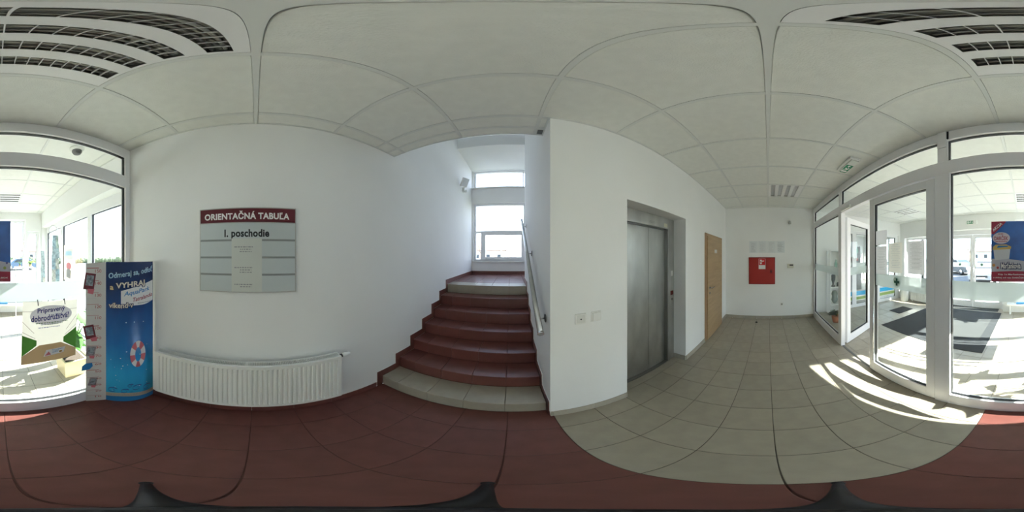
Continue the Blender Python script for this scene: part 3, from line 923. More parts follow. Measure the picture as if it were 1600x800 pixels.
l_.new(tcn.outputs['Generated'], sx_.inputs[0])
nz_ = n_.new('ShaderNodeTexNoise')
nz_.inputs['Scale'].default_value = 3
l_.new(tcn.outputs['Generated'], nz_.inputs['Vector'])
ad = n_.new('ShaderNodeMath')
ad.operation = 'MULTIPLY_ADD'
ad.inputs[1].default_value = 0.22
l_.new(nz_.outputs['Fac'], ad.inputs[0])
l_.new(sx_.outputs['Z'], ad.inputs[2])
rp = n_.new('ShaderNodeValToRGB')
els = rp.color_ramp.elements
els[0].position = 0.14; els[0].color = (0.012, 0.16, 0.46, 1)
els[1].position = 1.0; els[1].color = (0.004, 0.028, 0.13, 1)
for p_, c_ in ((0.21, (0.05, 0.46, 0.74, 1)), (0.42, (0.025, 0.36, 0.68, 1)), (0.62, (0.010, 0.16, 0.46, 1)), (0.85, (0.006, 0.065, 0.25, 1))):
    e = els.new(p_); e.color = c_
l_.new(ad.outputs[0], rp.inputs[0])
l_.new(rp.outputs[0], bs.inputs['Base Color'])
w.build('curved_panel', mb_, hc)
# plain back of the lens shaped column
MB().add([blue(0, 0, -0.005), blue(L, 0, -0.005), blue(L, 1.55, -0.005), blue(0, 1.55, -0.005)], [(3, 2, 1, 0)]).build('back_panel', mat('brown card', (0.38, 0.28, 0.18), 0.9), hc)
M_YELL = mat('pale yellow ink', (0.80, 0.66, 0.36), 0.5)
M_LBLUE = mat('pale blue ink', (0.42, 0.66, 0.82), 0.5)
M_BLUEI = mat('blue ink', (0.02, 0.22, 0.52), 0.5)
M_NAVY = mat('navy ink', (0.01, 0.02, 0.10), 0.5)
M_CRIM = mat('crimson ink', (0.36, 0.02, 0.05), 0.5)
M_PINK = mat('pink ink', (0.62, 0.17, 0.20), 0.5)
lettering('Odmeraj sa, odfoť', blue, 0.020, 0.392, 1.402, 1.468, M_LBLUE, hc, 0.0015, 0.025, rise=0.052)
M_WWI = mat('warm white ink', (0.85, 0.80, 0.66), 0.5)
outlined('a', blue, 0.03, 0.058, 1.325, 1.357, M_YELL, M_NAVY, hc, 0.0014, 0.03)
outlined('VYHRAJ', blue, 0.075, 0.315, 1.325, 1.383, M_WWI, M_NAVY, hc, 0.0036, 0.03, rise=0.022)
outlined('víkend v', blue, 0.022, 0.212, 1.170, 1.215, M_WWI, M_NAVY, hc, 0.0036, 0.02, rise=0.006)
fl_ = MB()
NP = 10
for i in range(NP):
    a, b = 0.115 + 0.285 * i / NP, 0.115 + 0.285 * (i + 1) / NP
    lo = lambda s: 1.165 + 0.05 * ((s - 0.115) / 0.285) + 0.010 * math.sin((s - 0.115) / 0.285 * 2 * PI)
    hi = lambda s: 1.318 + 0.075 * ((s - 0.115) / 0.285)
    fl_.add([blue(a, lo(a), 0.001), blue(b, lo(b), 0.001), blue(b, hi(b), 0.001), blue(a, hi(a), 0.001)], [(0, 1, 2, 3)], True)
fg = bpy.data.objects.new('white_banner', fl_.mesh('white_banner', M_WHITEINK, fix=False)); link(fg, hc)
lettering('AquaPark', blue, 0.135, 0.36, 1.262, 1.312, M_BLUEI, hc, 0.0022, 0.015, rise=0.035, shear=0.01)
lettering('Tatralandia', blue, 0.205, 0.392, 1.222, 1.258, M_CRIM, hc, 0.0022, 0.015, rise=0.03, shear=0.006)
text_rows('small_print', blue, [(0.25, 0.385, 1.205 + 0.0, 0.006)], M_INK, hc, 0.0022)
# bubbles
for k in range(22):
    s, t, r = R.uniform(0.03, 0.38), R.uniform(0.2, 1.15), R.uniform(0.0025, 0.006)
    sheet('bubble', blue, ell(s, t, r, r, 10), M_LBLUE if k % 3 else M_WHITEINK, hc, 0.0014)
# striped swim ring
for k in range(10):
    a0, a1 = 2 * PI * k / 10, 2 * PI * (k + 1) / 10
    pts = [(0.255 + 0.068 * math.cos(a), 0.69 + 0.155 * math.sin(a)) for a in [a0 + (a1 - a0) * i / 5 for i in range(6)]]
    pts += [(0.255 + 0.026 * math.cos(a), 0.69 + 0.085 * math.sin(a)) for a in [a1 - (a1 - a0) * i / 5 for i in range(6)]]
    sheet('ring_stripe', blue, pts, M_PINK if k % 2 else M_WHITEINK, hc, 0.0014)
# curling waves and the sand coloured footer band
for (cs, ct_, r) in ((0.05, 0.20, 0.045), (0.145, 0.185, 0.04), (0.245, 0.225, 0.05), (0.335, 0.20, 0.045), (0.19, 0.27, 0.03)):
    w = MB()
    pr = []
    for i in range(34):
        a = PI * 0.2 + i * 0.24
        rr = r * (1 - i / 40)
        pr.append((cs + rr * math.cos(a), ct_ + rr * math.sin(a), 0.008 * (1 - i / 44)))
    for i in range(len(pr) - 1):
        (x0, y0, h0), (x1, y1, h1) = pr[i], pr[i + 1]
        w.add([blue(x0, y0 - h0, 0.0016), blue(x1, y1 - h1, 0.0016), blue(x1, y1 + h1, 0.0016), blue(x0, y0 + h0, 0.0016)], [(0, 1, 2, 3)])
    o = bpy.data.objects.new('wave_curl', w.mesh('wave_curl', mat('wave blue ink', (0.01, 0.09, 0.35), 0.4), fix=False)); link(o, hc)
w = MB(); w2 = MB()
for i in range(16):
    a, b = L * i / 16, L * (i + 1) / 16
    q = lambda s: 0.085 + 0.012 * math.sin(s * 14)
    w.add([blue(a, q(a), 0.0012), blue(b, q(b), 0.0012), blue(b, q(b) + 0.062, 0.0012), blue(a, q(a) + 0.062, 0.0012)], [(0, 1, 2, 3)], True)
    w2.add([blue(a, 0.002, 0.0012), blue(b, 0.002, 0.0012), blue(b, q(b), 0.0012), blue(a, q(a), 0.0012)], [(0, 1, 2, 3)], True)
o = bpy.data.objects.new('sand_band', w.mesh('sand_band', mat('sand ink', (0.50, 0.45, 0.34), 0.5), fix=False)); link(o, hc)
o = bpy.data.objects.new('foot_band', w2.mesh('foot_band', M_BLUEI, fix=False)); link(o, hc)
text_rows('small_print', blue, [(0.02, 0.39, 0.125, 0.006), (0.02, 0.39, 0.108, 0.006)], M_INK, hc, 0.002)
# white height scale
Q = Vector((-0.652, -1.121))
du = (P0 - Q); LW = du.length; du = du / LW
nw = Vector((du.y, -du.x))
if nw.dot(-Q) < 0: nw = -nw
def scale(s, t, d=0.0):
    p = Q + du * s + nw * d
    return Vector((p.x, p.y, t))
M_SCALE = mat('cream card', (0.70, 0.68, 0.62), 0.6)
w = MB()
w.prism([(0, 0), (LW, 0), (LW, 1.55), (0, 1.54)], lambda p, t: scale(p[0], p[1], t), -0.004, 0.0)
w.build('scale_panel', M_SCALE, hc)
M_REDLN = mat('scale red ink', (0.48, 0.06, 0.05), 0.5)
for k in range(0, 16):
    z = 1.5 - 0.1 * k
    if z < 0.05: break
    sheet('scale_line', scale, [(0.008, z), (0.105, z), (0.105, z + (0.006 if k % 5 == 0 else 0.003)), (0.008, z + (0.006 if k % 5 == 0 else 0.003))], M_REDLN, hc, 0.001)
    sheet('scale_line', scale, [(0.008, z - 0.05), (0.085, z - 0.05), (0.085, z - 0.048), (0.008, z - 0.048)], M_INKP, hc, 0.001)
    lettering('%d' % round(z * 100), scale, 0.075, 0.125, z - 0.034, z - 0.008, M_REDLN, hc, 0.001, 0.0, name='number')
# die cut product pictures that overlap the free edge of the scale
M_BOXR = mat('maroon card print', (0.17, 0.022, 0.03), 0.5, var=0.3, scale=30)
M_BOXP = mat('box picture print', (0.28, 0.32, 0.34), 0.5, var=0.7, scale=45)
M_BOXG = mat('grey card print', (0.30, 0.26, 0.26), 0.5, var=0.5, scale=40)
for (s, z, sx2, sz2, an, m) in ((0.03, 1.395, 0.085, 0.135, -8, M_BOXR), (0.03, 0.945, 0.085, 0.135, 10, M_BOXR), (0.04, 0.74, 0.07, 0.11, -8, M_BOXG), (0.055, 0.335, 0.062, 0.12, -8, M_BOXG)):
    a = math.radians(an)
    def pt(x, y): return (s + x * math.cos(a) - y * math.sin(a), z + x * math.sin(a) + y * math.cos(a))
    c4 = [pt(-sx2 / 2, -sz2 / 2), pt(sx2 / 2, -sz2 / 2), pt(sx2 / 2, sz2 / 2), pt(-sx2 / 2, sz2 / 2)]
    o = MB().prism(c4, lambda p, t: scale(p[0], p[1], t), 0.001, 0.004).build('product_picture', m, hc)
    c5 = [pt(-sx2 * 0.34, -sz2 * 0.25), pt(sx2 * 0.34, -sz2 * 0.25), pt(sx2 * 0.34, sz2 * 0.38), pt(-sx2 * 0.34, sz2 * 0.38)]
    sheet('picture_window', scale, c5, M_BOXP, o, 0.0048)
    c6 = [pt(0.0, -sz2 * 0.72), pt(sx2 * 0.5, -sz2 * 0.75), pt(sx2 * 0.55, -sz2 * 0.42), pt(-sx2 * 0.1, -sz2 * 0.45)]
    sheet('red_sweets', scale, c6, M_PINK, o, 0.0046)
MB().prism([(-0.035, 0.50), (0.03, 0.52), (0.055, 0.56), (0.05, 0.60), (0.0, 0.595), (-0.03, 0.56)], lambda p, t: scale(p[0], p[1], t), 0.001, 0.004).build('blue_tab', M_BLUEI, hc)

# ------------------------------------------------------------------ posters and papers on the partition
def slab(name, fn, w_, h_, m, parent, t=0.0008, **kw):
    if t > 0.003:
        return MB().prism([(0, 0), (w_, 0), (w_, h_), (0, h_)], lambda p, d: fn(p[0], p[1], d), 0.0, t).build(name, m, parent, **kw)
    return sheet(name, fn, [(0, 0), (w_, 0), (w_, h_), (0, h_)], m, parent, t, **kw)      # a single leaf of paper
GF = GY + 0.0048
# gift offer poster
po = thing('poster', 'blue gift offer poster with a red corner and crimson footer on the partition glass', 'poster', (0.08, GF, 1.417))
fp = flat((0.236, GF, 1.415), (-1, 0, 0), (0, 0, 1), (0, 1, 0))
M_PBLUE = mat('poster blue', (0.012, 0.12, 0.42), 0.35, var=0.35, scale=6)
slab('sheet', fp, 0.312, 0.438, M_PBLUE, po)
sheet('pale_field', fp, [(0, 0.04), (0.312, 0.04), (0.312, 0.135), (0.2, 0.155), (0.1, 0.165), (0, 0.165)], mat('lilac grey ink', (0.50, 0.51, 0.56), 0.5), po, 0.0012)
sheet('footer', fp, [(0, 0), (0.312, 0), (0.312, 0.072), (0.16, 0.078), (0, 0.07)], M_CRIM, po, 0.0016)
sheet('corner', fp, [(0, 0.438), (0, 0.345), (0.02, 0.345), (0.105, 0.43), (0.105, 0.438)], M_CRIM, po, 0.0013)
def rotf(fn, x, y, a):
    ca, sa = math.cos(a), math.sin(a)
    return lambda s, t, d=0.0: fn(x + s * ca - t * sa, y + s * sa + t * ca, d)
lettering('AKCIA', rotf(fp, 0.018, 0.362, math.radians(40)), 0, 0.085, 0, 0.022, M_WHITEINK, po, 0.0018, 0.03)
sheet('oval', fp, ell(0.072, 0.315, 0.064, 0.042, 30), mat('pale pink ink', (0.68, 0.60, 0.62), 0.5), po, 0.0014)
lettering('DARČEK', fp, 0.022, 0.122, 0.298, 0.336, M_CRIM, po, 0.002, 0.02)
text_rows('small_print', fp, [(0.05, 0.09, 0.342, 0.005), (0.03, 0.115, 0.286, 0.005)], M_CRIM, po, 0.002)
sheet('tub', fp, [(0.025, 0.155), (0.13, 0.165), (0.138, 0.235), (0.015, 0.235)], mat('white tub ink', (0.66, 0.68, 0.68), 0.5), po, 0.0018)
sheet('tub_lid', fp, [(0.01, 0.228), (0.142, 0.236), (0.145, 0.252), (0.11, 0.268), (0.03, 0.266), (0.012, 0.25)], mat('yellow lid ink', (0.66, 0.47, 0.13), 0.5), po, 0.0022)
sheet('lid_picture', fp, [(0.04, 0.244), (0.118, 0.25), (0.125, 0.258), (0.05, 0.26)], M_BLUEI, po, 0.0026)
for x, y, r, c in ((0.018, 0.118, 0.011, (0.6, 0.3, 0.08)), (0.047, 0.10, 0.009, (0.5, 0.06, 0.05)), (0.27, 0.10, 0.011, (0.35, 0.42, 0.1)), (0.285, 0.135, 0.008, (0.08, 0.08, 0.25))):
    sheet('sweet', fp, ell(x, y, r, r, 14), mat('sweet %.2f' % x, c, 0.4), po, 0.002)
outlined('Marťankovia', fp, 0.072, 0.212, 0.095, 0.139, M_WHITEINK, M_NAVY, po, 0.002, 0.02, 0.005)
lettering('Kúp 1x Marťankovia', fp, 0.05, 0.235, 0.044, 0.060, M_WHITEINK, po, 0.0022, 0.015)
lettering('a získaj od nás DARČEK-BOX', fp, 0.014, 0.292, 0.020, 0.038, M_WHITEINK, po, 0.0022, 0.015)
text_rows('small_print', fp, [(0.05, 0.26, 0.009, 0.003)], M_PINK, po, 0.0022)
# adventure poster, hung lower and a little crooked
ad_ = thing('poster', 'pale poster headed with a blue question hanging low on the partition glass', 'poster', (-0.36, GF, 0.70))
cA, cB, cC, cD = Vector((-0.150, 0, 0.672)), Vector((-0.580, 0, 0.700)), Vector((-0.596, 0, 1.246)), Vector((-0.163, 0, 1.262))
def fa(s, t, d=0.0):
    u, v = s / 0.43, t / 0.58
    p = (cA * (1 - u) + cB * u) * (1 - v) + (cD * (1 - u) + cC * u) * v
    return Vector((p.x, GF + d, p.z))
slab('sheet', fa, 0.43, 0.58, mat('poster cream', (0.72, 0.69, 0.62), 0.5, var=0.08, scale=6, trans=0.35), ad_)
sheet('floor_print', fa, [(0, 0), (0.43, 0), (0.43, 0.09), (0.30, 0.19), (0.13, 0.19), (0, 0.09)], mat('tan ink', (0.50, 0.37, 0.22), 0.5, trans=0.3), ad_, 0.0011)
M_PG = mat('green ink', (0.09, 0.27, 0.05), 0.5, var=0.3, scale=8, trans=0.3)
sheet('green_side', fa, [(0, 0.09), (0.11, 0.19), (0.11, 0.24), (0, 0.30)], M_PG, ad_, 0.0012)
sheet('green_side', fa, [(0.43, 0.09), (0.43, 0.32), (0.32, 0.24), (0.32, 0.19)], M_PG, ad_, 0.0012)
for x0, y0, x1, y1 in ((0.0, 0.42, 0.09, 0.31), (0.43, 0.44, 0.34, 0.31), (0.0, 0.33, 0.1, 0.26), (0.43, 0.35, 0.33, 0.26), (0.0, 0.5, 0.43, 0.5)):
    dx, dy = x1 - x0, y1 - y0
    q = math.hypot(dx, dy); ox, oy = -dy / q * 0.0015, dx / q * 0.0015
    sheet('hall_line', fa, [(x0 - ox, y0 - oy), (x1 - ox, y1 - oy), (x1 + ox, y1 + oy), (x0 + ox, y0 + oy)], mat('brown ink', (0.16, 0.11, 0.08), 0.5), ad_, 0.0013)
sheet('light_cloud', fa, ell(0.22, 0.46, 0.165, 0.085, 30), mat('pale lilac ink', (0.84, 0.84, 0.92), 0.5, trans=0.2), ad_, 0.0014)
M_VIOLET = mat('violet blue ink', (0.025, 0.03, 0.24), 0.5)
lettering('Pripravený', fa, 0.11, 0.325, 0.47, 0.523, M_VIOLET, ad_, 0.0018, 0.025, rise=0.012)
lettering('na nové', fa, 0.215, 0.305, 0.452, 0.472, M_VIOLET, ad_, 0.0024, 0.01, rise=0.006)
lettering('dobrodružstvá?', fa, 0.065, 0.36, 0.41, 0.462, M_VIOLET, ad_, 0.0018, 0.025, rise=0.016)
text_rows('small_print', fa, [(0.10, 0.35, 0.392, 0.007), (0.14, 0.31, 0.378, 0.006)], mat('green text ink', (0.08, 0.2, 0.08), 0.5), ad_, 0.0018)
text_rows('small_print', fa, [(0.12, 0.29, 0.352, 0.006)], M_VIOLET, ad_, 0.0018)
sheet('card_print', fa, [(0.165, 0.06), (0.325, 0.075), (0.34, 0.135), (0.185, 0.13)], M_WHITEINK, ad_, 0.0018)
sheet('triangle_print', fa, [(0.175, 0.068), (0.225, 0.072), (0.205, 0.112)], M_PINK, ad_, 0.0022)
sheet('spot_print', fa, ell(0.30, 0.09, 0.014, 0.01, 12), mat('orange ink', (0.5, 0.3, 0.06), 0.5), ad_, 0.0022)
text_rows('small_print', fa, [(0.23, 0.315, 0.118, 0.004), (0.235, 0.285, 0.105, 0.004), (0.235, 0.28, 0.092, 0.004)], M_BLUEI, ad_, 0.0022)
for s in (0.115, 0.325):
    MB().prism([(s - 0.003, 0.545), (s + 0.003, 0.545), (s - 0.004, 0.595), (s - 0.010, 0.595)], lambda p, d: fa(p[0], p[1], d), 0.001, 0.004).build('hanging_clip', M_DARK, ad_)
# papers on the closed leaf
PAP = [('folded grey sheet of paper taped above the other papers on the closed glass door', 1.485, 1.295, 1.722, 1.886, M_PAPERG, 0), ('grey notice taped to the closed glass door nearest the opening', 1.485, 1.295, 1.397, 1.708, M_PAPERG, 14),
       ('cream notice taped to the closed glass door in the middle', 1.265, 1.072, 1.431, 1.733, M_PAPERY, 14), ('white notice with bold heading lines taped to the closed glass door by the mullion', 1.003, 0.810, 1.433, 1.738, M_PAPERG, 20)]
for lab, xa, xb, z0, z1, m, nr in PAP:
    p = thing('notice', lab, 'paper', ((xa + xb) / 2, GF, z0), group='papers on the closed glass door')
    f_ = flat((xa, YP - 0.036 + 0.0062, z0), (-1, 0, 0), (0, 0, 1), (0, 1, 0))
    slab('sheet', f_, xa - xb, z1 - z0, m, p)
    if nr:
        rr = [(0.03, xa - xb - 0.03, (z1 - z0) * (0.92 - 0.8 * k / nr), 0.004) if k % 3 else (0.05, xa - xb - 0.05, (z1 - z0) * (0.92 - 0.8 * k / nr), 0.006) for k in range(nr)]
        text_rows('print', f_, rr, M_INKP, p, 0.0014)

# ------------------------------------------------------------------ end wall: cabinet, papers, thermostat ...
fx = thing('fire_hose_cabinet', 'square red fire hose cabinet on the white end wall', 'cabinet', (XE, 0.148, 0.91))
box('body', M_FIREDK, fx, XE - 0.014, XE, -0.172, 0.468, 0.91, 1.568, 0.003)
dr_ = box('door', M_FIRE, fx, XE - 0.026, XE - 0.014, -0.158, 0.454, 0.924, 1.554, 0.004)
fs_ = flat((XE - 0.0262, 0.225, 1.285), (0, -1, 0), (0, 0, 1), (-1, 0, 0))
M_SIGNR = mat('bright sign red', (0.62, 0.01, 0.015), 0.4)
sgn = slab('hose_sign', fs_, 0.165, 0.165 + 0.085, M_WHITEINK, dr_, 0.001)
sgn.data.transform(Matrix.Identity(4))
sheet('sign_field', fs_, [(0.006, 0.095), (0.159, 0.095), (0.159, 0.244), (0.006, 0.244)], M_SIGNR, sgn, 0.0016)
sheet('hose_reel', fs_, [(0.03, 0.12), (0.075, 0.12), (0.075, 0.225), (0.03, 0.225)], M_WHITEINK, sgn, 0.002)
sheet('hose_reel', fs_, ell(0.0525, 0.172, 0.016, 0.016, 16), M_SIGNR, sgn, 0.0024)
sheet('hose_jet', fs_, [(0.075, 0.20), (0.13, 0.208), (0.13, 0.185), (0.095, 0.182), (0.075, 0.17)], M_WHITEINK, sgn, 0.002)
lb = box('latch', M_FIREDK, dr_, XE - 0.030, XE - 0.026, -0.105, -0.045, 1.18, 1.275, 0.002)
MB().lathe([(0.014, -0.002), (0.014, 0.004)], (XE - 0.031, -0.075, 1.225), 'x', 14).build('lock', M_DARK, lb)
for i, lab in enumerate(('wall notice in a clear sleeve above the red cabinet, first from the wooden door', 'wall notice in a clear sleeve above the red cabinet, second from the wooden door', 'wall notice in a clear sleeve above the red cabinet, third from the wooden door', 'wall notice in a clear sleeve above the red cabinet, last one towards the glass')):
    y1 = 0.455 - 0.217 * i
    p = thing('notice', lab, 'paper', (XE, y1 - 0.1, 1.68), group='notices above the red cabinet')
    f_ = flat((XE - 0.0005, y1, 1.676 + 0.004 * (i % 2)), (0, -1, 0), (0, 0, 1), (-1, 0, 0))
    slab('sheet', f_, 0.207, 0.285, mat('sleeved white paper', (0.76, 0.79, 0.80), 0.25), p)
    rr = []
    for k in range(15):
        a = 0.03 + R.uniform(0, 0.03); b = 0.18 - R.uniform(0, 0.07)
        rr.append((a, b, 0.03 + 0.0155 * k, R.choice((0.003, 0.006, 0.006))))
    text_rows('print', f_, rr, M_INK if i in (0, 3) else M_INKP, p, 0.0014)
th = thing('thermostat', 'cream wall thermostat with a dark display on the end wall', 'thermostat', (XE, -0.547, 1.357))
box('body', mat('cream plastic', (0.72, 0.70, 0.58), 0.4), th, XE - 0.028, XE, -0.625, -0.472, 1.305, 1.41, 0.006)
box('display', M_DARK, th, XE - 0.0295, XE - 0.028, -0.61, -0.52, 1.365, 1.392)
MB().lathe([(0.014, 0), (0.014, -0.006), (0.010, -0.008)], (XE - 0.028, -0.497, 1.34), 'x', 16).build('dial', M_WHITEP, th)
se = thing('motion_sensor', 'small grey motion sensor high on the end wall', 'sensor', (XE, -0.522, 2.425))
box('mount', M_WHITEP, se, XE - 0.02, XE, -0.545, -0.50, 2.385, 2.465, 0.004)
MB().lathe([(0.012, -0.055), (0.034, -0.05), (0.036, -0.02), (0.02, 0.03), (0.012, 0.035)], (XE - 0.055, -0.522, 2.43), 'z', 16).build('lens_head', mat('grey plastic', (0.40, 0.40, 0.38), 0.4), se)
s2 = thing('wall_socket', 'white wall socket low on the end wall below the thermostat', 'socket', (XE, -0.334, 0.397))
box('plate', M_WHITEP, s2, XE - 0.010, XE, -0.374, -0.294, 0.357, 0.437, 0.004)
MB().lathe([(0.022, 0), (0.022, -0.003)], (XE - 0.010, -0.334, 0.397), 'x', 18).build('inset', mat('grey inset', (0.35, 0.35, 0.34), 0.5), s2)
box('earth_pin', M_DARK, s2, XE - 0.016, XE - 0.0125, -0.339, -0.329, 0.402, 0.412)
dbz = MB().lathe([(0.02, 0.0), (0.03, 0.008), (0.022, 0.02), (0.008, 0.026)], (3.69, 0.262, 0.0), 'z', 9).build('floor_debris', M_DARK, None, label='small dark debris on the beige floor before the end wall', cat='debris')  # small dark lump of debris lying on the floor

# ------------------------------------------------------------------ ceiling lights
M_REFL = mat('louvre reflector', (0.50, 0.50, 0.47), 0.32, 0.9)
M_TUBE = mat('unlit tube', (0.45, 0.45, 0.43), 0.3)
def louvre_light(x0, x1, y0, y1, label):
    t = thing('ceiling_light', label, 'ceiling light', ((x0 + x1) / 2, (y0 + y1) / 2, ZC), group='square louvre lights in the suspended ceilings')
    a0, a1 = x0 + 0.027, x1 - 0.035
    ys = [(y1 - 0.054 - 0.1275 * k - 0.066, y1 - 0.054 - 0.1275 * k) for k in range(4)]
    wb = wall_piece(x0 + 0.013, x1 - 0.013, y0 + 0.013, y1 - 0.013, [(a0, a1, b, c) for b, c in ys])
    wb.build('housing', M_PVC, t)
    for b, c in ys:
        m = (b + c) / 2
        w = MB()
        pr = [(b, 0.0), (b + 0.003, 0.03), (b + 0.012, 0.055), (m - 0.008, 0.062), (m, 0.045), (m + 0.008, 0.062), (c - 0.012, 0.055), (c - 0.003, 0.03), (c, 0.0)]
        vs = [(x, p[0], ZC + 0.004 + p[1]) for x in (a0, a1) for p in pr]
        k = len(pr)
        w.add(vs, [(i, i + 1, i + 1 + k, i + k) for i in range(k - 1)] + [tuple(range(k)), tuple(range(2 * k - 1, k - 1, -1))], True)
        rf = w.build('reflector', M_REFL, t)
        for s in (-1, 1):
            MB().tube([(a0 + 0.004, m + s * 0.017, ZC + 0.036), (a1 - 0.004, m + s * 0.017, ZC + 0.036)], 0.007, 8).build('tube', M_TUBE, rf)
        w = MB()
        for i in range(1, 14):
            x = a0 + (a1 - a0) * i / 14
            w.box(x - 0.0012, x + 0.0012, b, c, ZC + 0.004, ZC + 0.030)
        lv = w.build('louvre_blades', M_PVC, rf)
        lv['kind'] = 'stuff'
    return t
def wall_piece(x0, x1, y0, y1, holes):
    w = MB()
    X = sorted(set([x0, x1] + [h[i] for h in holes for i in (0, 1)]))
    Y = sorted(set([y0, y1] + [h[i] for h in holes for i in (2, 3)]))
    for i in range(len(X) - 1):
        for j in range(len(Y) - 1):
            cx, cy2 = (X[i] + X[i + 1]) / 2, (Y[j] + Y[j + 1]) / 2
            if any(h[0] < cx < h[1] and h[2] < cy2 < h[3] for h in holes): continue
            w.add([(X[i], Y[j], ZC + 0.003), (X[i + 1], Y[j], ZC + 0.003), (X[i + 1], Y[j + 1], ZC + 0.003), (X[i], Y[j + 1], ZC + 0.003)], [(0, 1, 2, 3)])
    w.add([(x0, y0, ZC + 0.09), (x1, y0, ZC + 0.09), (x1, y1, ZC + 0.09), (x0, y1, ZC + 0.09)], [(0, 1, 2, 3)])
    for (a, b, c, d) in ((x0, y0, x1, y0), (x1, y0, x1, y1), (x1, y1, x0, y1), (x0, y1, x0, y0)):
        w.add([(a, b, ZC + 0.003), (c, d, ZC + 0.003), (c, d, ZC + 0.09), (a, b, ZC + 0.09)], [(0, 1, 2, 3)])
    return w
louvre_light(*LAMPS[0], 'unlit louvre light in the hall ceiling above the directory board end')
louvre_light(*LAMPS[1], 'unlit louvre light in the hall ceiling near the end wall')
louvre_light(*VLAMPS[0], 'unlit louvre light in the lobby ceiling above the gift offer poster side')
louvre_light(*VLAMPS[1], 'unlit louvre light in the lobby ceiling in front of the shop doors')

# emergency exit signs
def running_man(parent, fn, w_, h_, m=M_WHITEINK, d=0.002):
    sheet('door_symbol', fn, [(w_ * 0.10, h_ * 0.12), (w_ * 0.30, h_ * 0.12), (w_ * 0.30, h_ * 0.88), (w_ * 0.10, h_ * 0.88)], m, parent, d)
    sheet('man_symbol', fn, [(w_ * .40, h_ * .12), (w_ * .50, h_ * .40), (w_ * .58, h_ * .30), (w_ * .68, h_ * .30), (w_ * .58, h_ * .52), (w_ * .56, h_ * .66), (w_ * .66, h_ * .60), (w_ * .70, h_ * .66), (w_ * .55, h_ * .80), (w_ * .44, h_ * .72), (w_ * .36, h_ * .50), (w_ * .42, h_ * .48), (w_ * .46, h_ * .62), (w_ * .45, h_ * .45), (w_ * .34, h_ * .12)], m, parent, d)
    sheet('man_symbol', fn, ell(w_ * .60, h_ * .86, w_ * .035, h_ * .07, 12), m, parent, d)
    sheet('arrow_symbol', fn, [(w_ * .74, h_ * .42), (w_ * .84, h_ * .42), (w_ * .84, h_ * .25), (w_ * .97, h_ * .5), (w_ * .84, h_ * .75), (w_ * .84, h_ * .58), (w_ * .74, h_ * .58)], m, parent, d)
ex = thing('exit_sign', 'white emergency exit lamp with green running man on the hall ceiling', 'exit sign', (1.685, -0.9, ZC - 0.05))
box('lamp_body', M_WHITEP, ex, 1.505, 1.868, -0.965, -0.835, ZC - 0.035, ZC, 0.006)
box('diffuser', mat('pale diffuser', (0.72, 0.74, 0.70), 0.3), ex, 1.52, 1.853, -0.955, -0.855, ZC - 0.05, ZC - 0.035, 0.004)
fe = flat((1.85, -0.858, ZC - 0.0505), (-1, 0, 0), (0, -1, 0), (0, 0, -1))
ps = sheet('pictogram', fe, [(0.0, 0.006), (0.215, 0.006), (0.215, 0.092), (0.0, 0.092)], M_GREEN, ex, 0.0006)
running_man(ps, fe, 0.215, 0.095, M_WHITEINK, 0.0012)
ex2 = thing('exit_sign', 'green exit lamp on the lobby wall over the entrance doors', 'exit sign', (1.46, YS, 2.5))
box('lamp_body', M_WHITEP, ex2, 1.31, 1.62, YS, YS + 0.05, 2.52, 2.63, 0.006)
fe2 = flat((1.61, YS + 0.0505, 2.53), (-1, 0, 0), (0, 0, 1), (0, 1, 0))
ps = sheet('pictogram', fe2, [(0.0, 0.0), (0.19, 0.0), (0.19, 0.09), (0.0, 0.09)], M_GREEN, ex2, 0.0006)
running_man(ps, fe2, 0.19, 0.09, M_WHITEINK, 0.0012)

# camera dome in the lobby
dm = thing('ceiling_camera', 'small dome camera on the lobby ceiling behind the fanlight', 'camera', (-0.715, -1.40, ZC))
MB().lathe([(0.072, ZC), (0.072, ZC - 0.012), (0.055, ZC - 0.032)], (-0.715, -1.40, 0), 'z', 24).build('mount_ring', M_WHITEP, dm)
MB().lathe([(0.05, ZC - 0.032), (0.049, ZC - 0.05), (0.038, ZC - 0.072), (0.018, ZC - 0.084), (0.003, ZC - 0.087)], (-0.715, -1.40, 0), 'z', 24).build('dome', mat('smoked dome', (0.13, 0.13, 0.13), 0.12), dm)

# ------------------------------------------------------------------ camera tripod under the viewpoint
tp = thing('tripod', 'black three legged camera stand on the red tiles', 'tripod', (-0.012, 0.004, 0))
M_TRI = mat('tripod black', (0.012, 0.011, 0.012), 0.6)
hub = Vector((-0.014, 0.002, 0.21))
for az in (-128.7, -8.5, 114.7):
    a = math.radians(az)
    ft = Vector((0.285 * math.sin(a), 0.285 * math.cos(a), 0.010))
    md = hub.lerp(ft, 0.5) + Vector((0, 0, 0.02))
    lg = MB().tube([hub, md, ft], [0.016, 0.014, 0.010], 10).build('leg', M_TRI, tp)
    MB().lathe([(0.008, 0.0), (0.014, 0.001), (0.014, 0.014), (0.010, 0.024)], (ft.x, ft.y, 0), 'z', 12).build('rubber_foot', M_TRI, lg)
MB().lathe([(0.030, 0.17), (0.034, 0.19), (0.034, 0.24), (0.022, 0.27)], (hub.x, hub.y, 0), 'z', 18).build('hub', M_TRI, tp)
MB().tube([(hub.x, hub.y, 0.25), (-0.010, 0.001, 0.4), (-0.007, 0, 0.52)], [0.014, 0.012, 0.011], 12).build('pole', M_TRI, tp)

